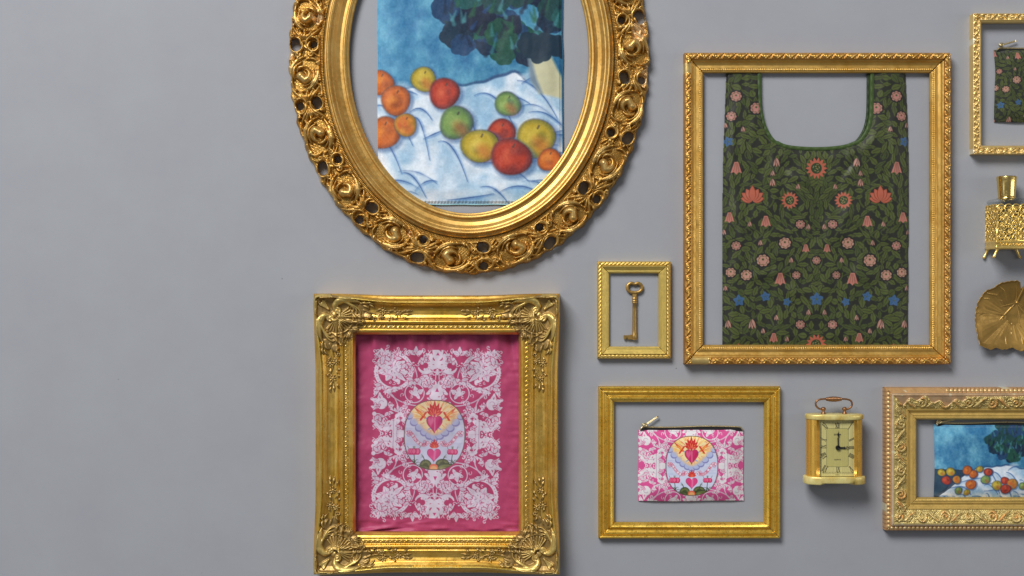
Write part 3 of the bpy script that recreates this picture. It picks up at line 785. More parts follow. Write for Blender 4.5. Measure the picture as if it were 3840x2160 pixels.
# ============================================================ 1 oval frame
cx, cy = 1758, 208
oval = Thing('oval_picture_frame', cx, cy, 45, 'large oval gilt frame with a pierced scrollwork border and chipped spots', 'picture frame')
RX, RY = 451, 590
nth = 20000
TH = np.linspace(0, 2 * PI, nth) - PI / 2        # seam at the top
def opos(th, d):
    ex, ey = RX * np.cos(th), RY * np.sin(th); nxx, nyy = np.cos(th) / RX, np.sin(th) / RY
    l = np.hypot(nxx, nyy); return cx + ex + nxx / l * d, cy + ey + nyy / l * d
mx, my = opos(TH, 170.0); S = np.r_[0, np.cumsum(np.hypot(np.diff(mx), np.diff(my)))]; SL = S[-1]
def s_of(px, py): return S[np.argmin((mx - px) ** 2 + (my - py) ** 2)]
DS = 1.4907
pairs = sorted(s_of(x * DS, y * DS) for x, y in ((757, 112), (778, 262), (822, 416), (922, 536), (1057, 627), (1216, 640), (1376, 598), (1486, 486), (1567, 342), (1586, 196), (1590, 44)))
g = pairs[0] + SL - pairs[-1]; k = int(round(g / 228)); pairs = sorted([p % SL for p in (list(pairs) + [pairs[-1] + g * i / k for i in range(1, k)])])
ow = 139
F = Field(-20, 0, SL + 20, ow, 1.5)
holes = []
def oval_motif():
    rp = F.ridge
    def leafy(pts, w, h, g=2):
        rp(pts, w, h, .55)
        t = np.gradient(pts, axis=0); t /= np.linalg.norm(t, axis=1)[:, None] + 1e-9; nn = np.stack([-t[:, 1], t[:, 0]], -1)
        ww = np.interp(np.linspace(0, 1, len(pts)), np.linspace(0, 1, len(w)), w)
        for o_ in np.linspace(-.45, .45, g): F.groove((pts + nn * (ww * o_)[:, None])[2:-3], 1.3, 9)
    # polished comma head with its tail
    F.blob(-4, 54, 19, 31, .6)
    rp(np.r_[[(-8, 58)], arc(0, 68, 22, 170, 0, 12)], [17, 17, 13, 8, 3], [30, 29, 22, 15, 8], .65)
    rp(bez((14, 40), (32, 44), (36, 66), (24, 84), n=10), [4, 7, 6, 3], [12, 20, 18, 8])
    # long leaves sweeping over and under it
    leafy(bez((70, 74), (62, 22), (6, 0), (-52, 26), n=18), [3, 8, 12, 9, 4], [8, 18, 24, 20, 10], 3); F.blob(-54, 30, 6, 17)
    leafy(bez((50, 60), (38, 32), (10, 20), (-14, 30), n=12), [3, 6, 7, 3], [10, 17, 19, 12], 1)
    leafy(bez((-62, 50), (-66, 96), (-16, 134), (44, 122), n=18), [3, 8, 12, 9, 4], [8, 18, 23, 19, 10], 3); F.blob(46, 118, 5.5, 16)
    leafy(bez((-42, 62), (-42, 96), (-14, 114), (18, 104), n=12), [3, 6, 7, 3], [10, 16, 18, 10], 1)
    leafy(bez((60, 80), (70, 104), (58, 122), (40, 128), n=12), [3, 6, 6, 3], [8, 16, 17, 9], 1)
    for (x, y, a) in ((64, 44, 10), (52, 24, -20), (30, 10, -40), (2, 6, -60), (-66, 74, 170), (-58, 98, 150), (-38, 116, 130), (-10, 128, 110)):
        c_, s_ = math.cos(math.radians(a)), math.sin(math.radians(a)); rp(bez((x, y), (x + 8 * c_, y + 8 * s_), (x + 12 * c_ - 6 * s_, y + 12 * s_ + 6 * c_), n=6), [6, 4, 2.5], [15, 12, 7])
    # acanthus fan from the left node
    for (x2, y2, b_) in ((-44, 12, -26), (-58, 40, -10), (-56, 98, 10), (-46, 124, 26), (-66, 70, 0)):
        pts = bez((-112, 70), (-92, 70 + b_ * .3), (-76, (70 + y2) / 2 + b_ * .4), (x2, y2), n=14)
        leafy(pts, [3, 6, 8.5, 7, 3], [6, 13, 17, 15, 6], 2)
    # right node
    for (x2, y2) in ((62, 12), (70, 126), (50, 24)):
        rp(bez((112, 70), (96, 60 if y2 < 70 else 84), (84, y2 + (10 if y2 < 70 else -10)), (x2, y2), n=10), [6, 5, 3], [8, 13, 8])
    for (x, y, r0, f) in ((78, 44, 12, 1), (82, 98, 13, -1), (-86, 22, 10, -1), (-84, 120, 10, 1), (44, 126, 9, 1), (-20, 130, 9, -1), (30, 12, 8, 1)):
        rp(spiral(x, y, r0, 2, 40 * f, 400 * f, 16), [5.5, 4.5, 5, 6], [8, 14, 16, 18])
    for k_ in range(6): F.blob(64 + k_ * 6.5, 60 + k_ * 2, 2.6, 8)
    rp([(-112, 129), (112, 129)], 5, 5)
    for y0_, r_ in ((38, 25), (104, 20)):
        rp(arc(112, y0_, r_, 20, 340, 20), [5, 6.5, 5], [12, 15, 12]); rp(arc(-112, y0_, r_, 200, 520, 20), [5, 6.5, 5], [12, 15, 12])
for i, p in enumerate(pairs):
    q_ = pairs[(i + 1) % len(pairs)]
    if q_ < p: q_ += SL
    for off in (0, -SL):
        mid = (p + q_) / 2 + off; sx = (q_ - p) / 224
        fl = -1 if i % 2 else 1
        fx = 1 if (i * 7) % 3 else -1
        vr = random.Random(int(i * 7 + 1)); ca_ = .07 * vr.uniform(-1, 1)
        F.T = (sx * fx * vr.uniform(.9, 1.02), ca_, ca_ * .5, fl * vr.uniform(.93, 1.0), mid, (2 if fl > 0 else ow - 2))
        oval_motif()
F.T = (1, 0, 0, 1, 0, 0)
HF = Field(-20, 0, SL + 20, ow, 1.5)
for i, p in enumerate(pairs):
    big, small = (36, 104) if i % 2 else (102, 34)
    for off in (0, SL, -SL):
        HF.ridge([(p - 6 + off, big), (p + 7 + off, big + (5 if i % 3 else -5))], 19, 1, 0.5); HF.ridge([(p + 3 + off, small)], 15.5, 1, 0.5)
ns = int(SL / 1.7); nd = int(ow / 1.5)
sA = np.linspace(0, SL, ns, endpoint=False); dA = np.linspace(0, ow, nd)
thA = np.interp(sA, S, TH)
SS, DD = np.meshgrid(sA, dA, indexing='ij'); X, Y = opos(thA[:, None], DD + 98)
rel = F.sample(SS, DD); hol = HF.sample(SS, DD)
rel = rel + 1.2 * np.sign(np.sin((SS + DD) * 1.15)) * np.sign(np.sin((SS - DD) * 1.15)) * (rel < 3)      # cross-hatched ground
flute = smooth((11 - DD) / 4)
rel = rel * (1 - flute) + flute * (2.2 * np.sin(SS * 2 * PI / 6.5))
base = 38 - 14 * smooth((DD - 60) / 80)
lim = 132 + 3.0 * np.sin(SS / 17.0) + 2 * np.sin(SS / 7.3 + 1); edge = DD < lim
mask = (hol < 0.5) & edge
fall = np.clip(1.25 - hol * 2.5, 0.06, 1) * (.08 + .92 * smooth((lim - DD + .5) / 9) ** .6)
Z = (base - 1 + rel * 1.12) * fall
R1 = value_noise(Z.shape, (90, 30), 3, 3)
col = np.ones(Z.shape + (3,))
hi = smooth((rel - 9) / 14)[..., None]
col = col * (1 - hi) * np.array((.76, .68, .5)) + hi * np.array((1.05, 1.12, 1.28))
# bare plaster where the gilding broke away
for (px, py, r_) in ((1192, 72, 22), (1085, 205, 14), (2395, 115, 30), (2425, 260, 16), (2420, 300, 20), (1180, 655, 12), (1195, 672, 10), (1620, 950, 12), (1532, 870, 12)):
    dd = np.hypot((X - px), (Y - py) * .8) + (value_noise(Z.shape, 9, int(px), 2) - .5) * 22
    w = smooth((r_ - dd) / 4)
    Z = Z * (1 - w * .25); col = col * (1 - w[..., None]) + w[..., None] * np.array((1.25, 1.35, 2.2))
Zp = np.pad(Z, ((0, 0), (0, 1)), mode='edge'); 
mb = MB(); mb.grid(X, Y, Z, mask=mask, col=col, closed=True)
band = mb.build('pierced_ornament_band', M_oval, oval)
# under side thickness of the band: a plain ring below, following the holes
nd2 = 40; d2 = np.linspace(4, 122, nd2); th2 = np.interp(np.linspace(0, SL, 900, endpoint=False), S, TH)
# inner moulding
mold = P([(0, 16), (1, 30), (7, 33), (9, 36), (21, 39), (23, 35), (34, 33), (48, 39), (60, 51), (64, 52), (66, 50), (80, 60), (84, 44), (96, 34), (99, 30)], [(15, 6, 3), (72, 7.5, 9), (90, 5, 3)])
d3 = np.linspace(0, 99, 80); s3 = np.linspace(0, SL, 1500, endpoint=False); th3 = np.interp(s3, S, TH)
S3, D3 = np.meshgrid(s3, d3, indexing='ij'); X, Y = opos(th3[:, None], D3); Z = mold(D3)
ch = chips(12, 260, SL, 99, (.6, 1.5)).sample(S3, D3) * smooth((D3 - 55) / 12) * smooth((88 - D3) / 8)
col = np.ones(Z.shape + (3,)) * np.array((1, .97, .9)) ; col = col * (1 - ch[..., None]) + ch[..., None] * np.array((1.25, 1.6, 3.0))
Xp, Yp, Zp = [np.pad(q, ((0, 0), (1, 0)), mode='edge') for q in (X, Y, Z)]; Zp[:, 0] = 12
mb = MB(); mb.grid(Xp, Yp, Zp, col=np.pad(col, ((0, 0), (1, 0), (0, 0)), mode='edge'), closed=True)
mb.build('inner_moulding', M_oval, oval)

# ============================================================ 2 painted-fruit bag in the oval frame
bx0, bx1, by0, by1 = 1415, 2109, -110, 768
bag = Thing('folded_fabric_bag', (bx0 + bx1) / 2, (by0 + by1) / 2, 6, 'blue fabric bag printed with painted fruit and dark foliage, inside the oval frame', 'fabric bag')
cv = Canvas(bx0, by0, bx1, by1, 1.5, (90, 150, 190))
still_life(cv, bx0, bx1, by0, by1,
    [(1428, 312, 46, 'o'), (1590, 300, 44, 'y'), (1486, 378, 52, 'o'), (1668, 352, 54, 'r'), (1440, 500, 58, 'o'), (1522, 470, 40, 'm'), (1712, 462, 58, 'g'),
     (1905, 392, 44, 'g'), (1880, 500, 50, 'r'), (1800, 548, 62, 'y'), (2010, 520, 68, 'y'), (1918, 590, 68, 'r'), (2060, 600, 40, 'o')],
    [(1400, 340), (1480, 350), (1560, 330), (1640, 318), (1760, 325), (1850, 300), (1930, 270), (2000, 330), (2060, 350), (2120, 330)], (1890, 30), (235, 185), 21, 1.0)
cv.poly([(1975, 180), (2060, 200), (2090, 260), (2112, 300), (2112, 372), (2020, 352), (1990, 300)], (196, 192, 156), .95, 8); cv.line([(1982, 200), (2000, 300), (2030, 350)], [10, 24, 8], (60, 92, 140), .6, 9)
R_ = random.Random(8)
for k in range(6): painted_leaf(cv, 1975 + k * 27, 165 + 12 * (k % 3), 42, k, (22, 46, 64), R_)
n = value_noise((cv.ny, cv.nx), (130, 60), 31, 3); n2 = value_noise((cv.ny, cv.nx), (30, 26), 32, 3)
Xg, Yg = np.meshgrid(cv.x, cv.y); ed = np.minimum(np.minimum(Xg - bx0, bx1 - Xg), by1 - Yg)
Zg = 4 + 7 * smooth(ed / 14) + 12 * n * smooth(ed / 60) + 1.5 * n2 - 1.5 * np.exp(-((ed - 9) / 1.5) ** 2)
Zg = Zg + 1.2 * np.sin(Xg * .5 + n2 * 10) * np.exp(-((by1 - 9 - Yg) / 6) ** 2)
pad2 = lambda q: np.pad(q, 1, mode='edge')
wob = (value_noise(Xg.shape, (110, 9000), 35, 2) - .5) * 9; Xg = Xg + wob * (1 - smooth(ed / 50))
Zp = pad2(Zg); Zp[0] = Zp[-1] = 0; Zp[:, 0] = Zp[:, -1] = 0
colp = np.pad(lin(cv.A), ((1, 1), (1, 1), (0, 0)), mode='edge'); colp[:, -3:] = lin((36, 78, 110)); colp[-3:, :] = lin((170, 205, 215))
mb = MB(); mb.grid(pad2(Xg), pad2(Yg), Zp, col=colp); mb.build('printed_panel', M_silk, bag)
mb = MB(); mb.tube(np.array([(np.interp(y, cv.y, Xg[:, -1]) - .5, y, 6) for y in np.linspace(by0, by1 - 3, 60)]), 2.2, 8, col=lin((30, 84, 118)))
mb.tube(np.array([(x, by1 - 1 + .7 * math.sin(x * .05), 5) for x in np.linspace(bx0 + 2, bx1 - 2, 80)]), 2.0, 8, col=lin((150, 196, 204)))
mb.build('piping', M_silk, bag)

# ============================================================ 3 swept ornate frame
rc = (1174, 1101, 2100, 2157); fw = 155
orn = Thing('ornate_picture_frame', 1637, 1629, 84, 'ornate gilt frame with shell corners and flower sprays around the pink scarf', 'picture frame')
def swp(a, L): return smooth((np.minimum(a, L - a) - 60) / 260)
def oprof(d, a, L):
    s = 14 + 15 * swp(a, L); u = d
    z = np.where(u < s, np.interp(u / s, [0, .12, .5, .75, .9, 1], [70, 80, 86, 96, 101, 99]), 0)
    v = (u - s) / (92 - s)
    z2 = np.interp(v, [0, .06, .25, .5, .75, .93, 1], [99, 88, 78, 73, 73, 77, 74])
    z = np.where((u >= s) & (u < 92), z2, z)
    z3 = P([(92, 72), (96, 72), (111, 72), (114, 68), (130, 68), (132, 65), (136, 68), (146, 64), (152, 54), (155, 48)], [(104, 8, 9), (140, 8, 2.5)])(u)
    return np.where(u >= 92, z3, z)
oprof.needsL = True
def orelief(a, d, L, si):
    k = (d > 114) & (d < 131)
    w = np.abs(np.sin(a * PI / 18)); y = (d - 115) / 15
    s = np.where(np.abs(y - .2 - w * .55) < .15, 2.6, 0) + np.where(np.abs((a % 5) - 2.5) < 1.2, 1.2, 0) * (y > .15 + w * .6) + np.where(((a % 18 - 9) ** 2 + (d - 120) ** 2) < 7, 1.8, 0)
    return np.where(k, s * .6, 0)
chO = chips(40, 70, 1100, 160, (.6, 2.2)); nzO = value_noise((160, 1100), (6, 80), 5, 3)
def ocol(a, d, r, L, si):
    c = np.ones(d.shape + (3,)); s = 14 + 15 * swp(a, L)
    k = smooth((s * .62 - d) / 3)[..., None]; c = c * (1 - k) + k * np.array((1.05, 1.02, 1.15))          # paler outer strip
    k = (np.exp(-((d - s) / 5) ** 2))[..., None]; c = c * (1 - k) + k * np.array((1.0, 1.22, 1.5))          # lemon edge
    k = (smooth((d - s - 6) / 8) * smooth((60 - d) / 16) * (.8 if si == 0 else .5))[..., None]; c = c * (1 - k) + k * np.array((.74, .52, .36))  # darker red-brown scoop, strongest on the top rail
    k = ((d > 114) & (d < 131))[..., None] * .7; c = c * (1 - k) + k * np.array((.78, .78, .9))
    w = chO.sample(a, (d * 1.0 + si * 37) % 158)[..., None]; c = c * (1 - w * .8) + w * .8 * np.array((1.15, 1.5, 3.0))
    nz = nzO[np.clip(d.astype(int), 0, 159), np.clip(a.astype(int), 0, 1099)][..., None]
    return c * (0.72 + .5 * nz)
rails(orn, rc, fw, oprof, 30, M_ornate, orelief, ocol, sa=2.2, sd=1.5, bow=lambda a, L: 7 * swp(a, L), gap=.7)
# one corner ornament in local pixels from the outer corner, mirrored for the four corners
cs = 400
CF = Field(0, 0, cs, cs, 1.4); BG = Field(0, 0, cs, cs, 1.4)
BG.A[:] = 0
for (x, y, r_) in ((72, 72, 66), (110, 110, 60), (128, 60, 46), (60, 128, 46), (140, 128, 30), (128, 140, 30), (190, 50, 22), (50, 190, 22), (165, 78, 30), (78, 165, 30), (40, 40, 40), (205, 80, 16), (80, 205, 16)):
    BG.ridge([(x, y)], r_, 7, .28)
for half in (0, 1):
    CF.T = (1, 0, 0, 1, 0, 0) if half == 0 else (0, 1, 1, 0, 0, 0)
    rp = CF.ridge
    # outer lip
    rp(bez((5, 66), (0, 40), (6, 6), (30, 6), n=14), [5, 6, 6], [8, 14, 16]); rp(spiral(10, 62, 7, 2, 180, -160, 10), 4, 14)
    rp(bez((16, 56), (13, 30), (16, 18), (30, 16), n=10), 2.4, 13)
    rp(bez((28, 6), (60, 2), (72, 10), (78, 16), n=10), [6, 5, 3], [16, 14, 10])
    for a in (8, 24, 42): 
        x, y = 40 + 30 * math.cos(math.radians(a + 90)), 40 - 22 * math.sin(math.radians(a)); 
        rp(bez((58, 58), (44, 50), (26 + a * .3, 46 - a * .45), n=8), [5, 3.5, 4], [16, 13, 14])
    # big acanthus C scroll along the edge
    main = bez((84, 66), (74, 40), (84, 22), (120, 20), (160, 22), (182, 34), n=22)
    rp(main, [5, 12, 14, 11, 8, 3], [14, 25, 27, 22, 16, 8], .55)
    for k_, (dx, dy) in enumerate(((128, 30), (136, 40), (146, 50), (158, 58), (172, 62))):
        pt = bez((92 + k_ * 5, 30), (112 + k_ * 8, 26 + k_ * 2), (dx + 12, dy - 4), (dx + 6, dy + 14), n=12)
        rp(pt, [3, 4.4, 3], [20, 20, 10])
    rp(spiral(92, 66, 13, 3, 250, 620, 18), [6, 5, 6], [18, 18, 20]); CF.blob(92, 66, 6, 19)
    # small leaves towards the spray
    for (x, y, a, l) in ((180, 36, -.1, 30), (190, 44, .5, 24), (200, 34, .1, 30), (212, 40, .6, 22), (150, 78, 1.0, 22), (168, 84, .6, 22), (186, 96, 1.1, 18), (152, 106, .2, 26), (160, 118, -.3, 30), (176, 108, .9, 18), (206, 92, -.4, 22)):
        rp(bez((x, y), (x + l * .5 * math.cos(a - .5), y + l * .5 * math.sin(a - .5)), (x + l * math.cos(a), y + l * math.sin(a)), n=7), [3, 5, 2], [10, 13, 7])
    # flower spray
    rp(bez((190, 60), (222, 76), (262, 80), (296, 62), n=14), 2.6, [9, 9, 7]); rp(bez((296, 62), (330, 58), (356, 66), (372, 60), n=9), 2.4, 8)
    rp(spiral(228, 92, 9, 2, -60, 260, 12), 3.4, [8, 12, 14])
    for (x, y, r_) in ((262, 60, 12), (255, 84, 11), (318, 70, 12)):
        for i in range(7):
            a = i * 2 * PI / 7; rp([(x + 3 * math.cos(a), y + 3 * math.sin(a)), (x + r_ * math.cos(a), y + r_ * math.sin(a))], [2, 3.4], [9, 12])
        CF.blob(x, y, 3.4, 14)
    for (x, y, a, l) in ((236, 62, -.5, 22), (240, 72, .9, 18), (280, 62, -.2, 24), (286, 78, .7, 26), (300, 90, .3, 18), (332, 66, -.5, 24), (340, 72, .1, 30), (334, 82, .5, 26), (350, 62, -.3, 20), (278, 92, .5, 14), (300, 54, -.6, 14)):
        rp([(x, y), (x + l * .5 * math.cos(a), y + l * .5 * math.sin(a)), (x + l * math.cos(a), y + l * math.sin(a))], [2, 5, 1.6], [8, 13, 6]); CF.groove([(x + 3 * math.cos(a), y + 3 * math.sin(a)), (x + l * .8 * math.cos(a), y + l * .8 * math.sin(a))], .8, 6)
    # leaf over the bead
    for a in (.2, .55, .9): rp([(148, 132), (148 + 34 * math.cos(a - .25), 132 + 34 * math.sin(a - .6))], [3, 4.5, 2], [8, 12, 6])
CF.T = (1, 0, 0, 1, 0, 0)
for i in range(15):                       # shell
    a = math.radians(-38 + i * 166 / 14); 
    CF.ridge([(88 + 10 * math.cos(a), 88 + 10 * math.sin(a)), (88 + 56 * math.cos(a), 88 + 56 * math.sin(a))], [1.6, 4.4], [18, 14, 10], .5)
CF.ridge(arc(80, 80, 20, -60, 150, 18), 5.5, 22); CF.blob(78, 78, 12, 12)
CF.ridge(arc(88, 88, 63, -20, 110, 24), 4, 9)
for i in range(60):
    a_, b_ = 96 + random.random() * 70, 96 + random.random() * 70
    CF.blob(a_, b_, 2.4, 8)
hole_marks = []
xs_ = np.arange(0, cs, 1.5); XG, YG = np.meshgrid(xs_, xs_)
rl = CF.sample(XG, YG); bg = BG.sample(XG, YG)
dmin = np.minimum(XG, YG); amax = np.maximum(XG, YG)
tot = np.maximum(bg * .9 + rl * .62, rl * .75)
mk = (tot > .5) & (dmin < 152)
basez = oprof(dmin, amax, 1000.0)
# the boss over the corner fills the scoop a little
Zc = basez + tot - .6
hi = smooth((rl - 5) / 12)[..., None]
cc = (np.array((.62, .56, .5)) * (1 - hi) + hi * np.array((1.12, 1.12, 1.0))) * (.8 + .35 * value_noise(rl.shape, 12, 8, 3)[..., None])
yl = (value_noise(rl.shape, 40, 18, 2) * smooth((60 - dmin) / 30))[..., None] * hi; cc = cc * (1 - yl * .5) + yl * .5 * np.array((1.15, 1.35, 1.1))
bw = 7 * swp(amax, 1000.0) * (1 - dmin / fw)
for (sx, sy) in ((1, 1), (-1, 1), (1, -1), (-1, -1)):
    ox = rc[0] if sx > 0 else rc[2]; oy = rc[1] if sy > 0 else rc[3]
    bx = np.where(YG > XG, bw, 0); by = np.where(XG >= YG, bw, 0)
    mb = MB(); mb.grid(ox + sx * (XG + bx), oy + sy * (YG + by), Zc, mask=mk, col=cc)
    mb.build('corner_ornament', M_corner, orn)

# ============================================================ 4 pink scarf
PINK = (172, 64, 104)
sx0, sy0, sx1, sy1 = 1316, 1236, 1962, 2006
scarf = Thing('pink_lace_print_scarf', 1637, 1620, 8, 'pink satin scarf with white lace print and flaming heart, inside the ornate frame', 'scarf')
cv = Canvas(sx0, sy0, sx1, sy1, 1.5, PINK)
T = (1.0, -0.022, 0.012, 1.0, 1636, 1627); WHITE = (206, 192, 208); LACE_BG[0] = PINK
lace(cv, T); A0 = cv.A.copy(); medallion(cv, T); dfm = (np.abs(cv.A - A0).sum(-1, keepdims=True) > 1); cv.A = np.where(dfm, cv.A * .74 + np.array((168, 140, 160)) * .26 - 8, cv.A)
Xg, Yg = np.meshgrid(cv.x, cv.y)
n = value_noise(Xg.shape, (60, 45), 41, 3); n2 = value_noise(Xg.shape, (18, 90), 42, 2)
top = smooth((1400 - Yg) / 130); side = smooth((np.abs(Xg - 1637) - 240) / 70)
gath = np.zeros(Xg.shape)
for (gx, w_, am, ln) in ((1400, 16, 9, 120), (1470, 14, -9, 150), (1540, 18, 10, 130), (1600, 12, -7, 110), (1660, 15, 8, 160), (1735, 22, 11, 190), (1800, 16, -8, 150), (1855, 18, 10, 130), (1915, 16, -7, 200)):
    gath += 1.5 * am * np.exp(-((Xg - gx - (Yg - 1252) * .12) / w_) ** 2) * smooth((1252 + ln - Yg) / ln)
Zg = 10 + 14 * n + 7 * side * n2 + gath + 2 * top * np.sin(Xg * .07 + n * 5)
Zg += 4 * np.exp(-((Xg - 1760 - (Yg - 1480) * .3) / 14) ** 2 - ((Yg - 1400) / 130) ** 2)
Zg += 5 * smooth((Yg - 1930) / 60) * np.sin(Xg * .03 + n2 * 6)
Zg = np.maximum(Zg, 2)
mb = MB(); Zp = pad2(Zg); Zp[0] = Zp[-1] = 0; Zp[:, 0] = Zp[:, -1] = 0
mb.grid(pad2(Xg), pad2(Yg), Zp, col=np.pad(lin(cv.A), ((1, 1), (1, 1), (0, 0)), mode='edge')); 
mb.build('satin_panel', M_silk, scarf)

# ============================================================ 5 key frame
kf = Thing('small_picture_frame', 2378, 1162, 24, 'smallest gold frame, with a twisted leaf border, around the brass key', 'picture frame')
kprof = P([(0, 22), (2, 25), (14, 25), (16, 22), (18, 30), (34, 18), (36, 17), (38, 17), (45, 13)], [(8, 6, 3), (40, 2.5, 3), (36, 1.5, 2)])
def krel(a, d, L, si):
    y = (d - 8) / 6.5; s = np.sin((a + d * 1.4) * 2 * PI / 15)
    return np.where(np.abs(y) < 1, (1.9 * s + 1.0 * np.sin(a * 2 * PI / 5 + d)) * np.sqrt(np.clip(1 - y * y, 0, 1)), 0)
chK = chips(70, 14, 1100, 160, (.5, 1.3))
def kcol(a, d, r, L, si):
    c = np.ones(d.shape + (3,)); k = ((d < 15) * 1.0)[..., None] * .6; c = c * (1 - k) + k * np.array((.95, .86, .85))
    w = smooth((chK.sample(a, (d + si * 37) % 158) - .2) * 3)[..., None]; return c * (1 - w * .6) + w * .6 * np.array((1.1, 1.4, 2.2))
rails(kf, (2240, 980, 2516, 1345), 45, kprof, 5, M_keyframe, krel, kcol, sa=1.6, sd=1.2)

key = Thing('skeleton_key', 2379, 1160, 9, 'old brass skeleton key lying upright inside the smallest gold frame', 'key')
q = lambda x, y: (2220 + x / 3.45, 960 + y / 3.45)
bow_pts = []
for a in np.linspace(0, 2 * PI, 44, endpoint=False):
    rx, ry = 27.5, 18.5
    dent = 5.5 * math.exp(-((a - 1.5 * PI) / .26) ** 2)
    x = rx * np.sign(math.cos(a)) * abs(math.cos(a)) ** .9; y = ry * np.sign(math.sin(a)) * abs(math.sin(a)) ** .85
    bow_pts.append((2379.5 + x, 1078.5 + y + dent, 9))
mb = MB(); mb.tube(np.array(bow_pts), 6.2, 10, closed=True); mb.build('bow', M_brass, key)
mb = MB()
prof = [(1100, 7), (1106, 9.5), (1112, 8.2), (1117, 7.6), (1118, 9.8), (1122, 9.8), (1123, 8), (1126, 8), (1127, 10), (1131, 10), (1132, 8), (1134, 9.8), (1137, 9.6), (1138, 7.6), (1160, 7.8), (1200, 8), (1240, 8.3), (1254, 8.8), (1256, 9.6), (1272, 9.6), (1274, 8)]
mb.tube(np.array([(2379.3 - (y - 1100) * .002, y, 9.5) for y, r_ in prof]), [r_ for y, r_ in prof], 16)
mb.build('shank', M_brass, key)
mb = MB(); mb.prism([(2339, 1257), (2360, 1257), (2362, 1255), (2372, 1255), (2372, 1273), (2353, 1273), (2352, 1267), (2349, 1266), (2347, 1272), (2339, 1272)], 4, 13, 1.2); mb.build('bit', M_brass, key, smooth=False)

# ============================================================ 6 frame around the dark floral tote
bf = Thing('tall_picture_frame', 3065, 782, 38, 'tall warm gold frame with beaded inner edge around the green floral tote bag', 'picture frame')
bprof = P([(0, 34), (2, 40), (24, 40), (27, 37), (30, 36), (36, 28), (46, 24), (54, 26), (57, 25), (68, 24), (72, 20)], [(14, 12, 5), (57, 2, 2.5), (69, 2, 1.5)])
BR = Field(0, 0, 1180, 26, 1.2)
for k_ in range(26):
    x = k_ * 46
    BR.ridge(spiral(x + 20, 13, 9, 2, 180, 560, 16), [3, 3, 4], [5, 6, 7]); BR.ridge(bez((x + 24, 22), (x + 34, 20), (x + 40, 8), (x + 52, 5), n=9), [2.4, 3.4, 1.6], [4, 6, 3])
    BR.ridge(bez((x + 28, 16), (x + 34, 10), (x + 42, 14), n=6), [2, 3, 1], 5); BR.ridge([(x + 2, 4), (x + 12, 3)], 2, 4); BR.ridge([(x + 40, 22), (x + 50, 23)], 2, 4); BR.blob(x + 6, 19, 3.6, 6)
blank = {3: ((40, 78),), 2: ((26, 92),)}
def brel(a, d, L, si):
    v = BR.sample(a, np.clip(d - 1, 0, 25)) * (d < 26)
    for lo_, hi_ in blank.get(si, ()): v = np.where((a > lo_) & (a < hi_), 0, v)
    bd_ = np.clip(1 - ((d - 62) / 3.4) ** 2 - (((a % 7) - 3.5) / 3.4) ** 2, 0, 1) ** .5 * 4
    return v + bd_
chB = chips(71, 26, 1100, 160, (.6, 1.8))
def bcol(a, d, r, L, si):
    c = np.ones(d.shape + (3,)); k = ((d < 27) * smooth((5 - r) / 4))[..., None] * .6; c = c * (1 - k) + k * np.array((.72, .5, .5))
    for lo_, hi_ in blank.get(si, ()):
        w = (((a > lo_) & (a < hi_) & (d < 27)) * 1.0)[..., None]; c = c * (1 - w) + w * np.array((1.0, 1.15, 1.6))
    w = smooth((chB.sample(a, (d * 1.6 + si * 37) % 158) - .2) * 3)[..., None]; return c * (1 - w * .6) + w * .6 * np.array((1.1, 1.3, 2.2))
rails(bf, (2566, 197, 3566, 1367), 73, bprof, 8, M_bagframe, brel, bcol, sa=1.7, sd=1.2, gap=2.4)

# ============================================================ 7 tote bag
tote = Thing('floral_tote_bag', 3060, 770, 8, 'dark green floral tote bag with two wide straps and green bound neckline', 'tote bag')
tb = (2690, 232, 3430, 1312)
cv = Canvas(*tb, 1.6, (40, 42, 37))
floral_print(cv, 3059, 232, 1312, 1.0, 4, 370)
# silhouette
nl = [(2855, 225), (2855, 300), (2856, 380), (2862, 430), (2876, 480), (2900, 520), (2936, 541), (2990, 549), (3060, 552), (3130, 549), (3185, 540), (3222, 522), (3245, 490), (3258, 440), (3260, 380), (3260, 300), (3262, 225)]
outer = [(2724, 225), (2723, 300), (2719, 400), (2714, 520), (2710, 650), (2709, 900), (2709, 1290), (2709, 1304), (2709, 1306), (2715, 1306), (3395, 1306), (3405, 1306), (3405, 1304), (3405, 1290), (3408, 900), (3410, 650), (3406, 500), (3400, 350), (3394, 225)]
def chaikin(p, n=2):
    for _ in range(n):
        q_ = [p[0]]
        for a_, b_ in zip(p[:-1], p[1:]):
            a_, b_ = np.array(a_, float), np.array(b_, float); q_ += [a_ * .75 + b_ * .25, a_ * .25 + b_ * .75]
        p = q_ + [p[-1]]
    return [tuple(v) for v in p]
nls = chaikin(nl); sil = chaikin(outer)[::-1] + nls
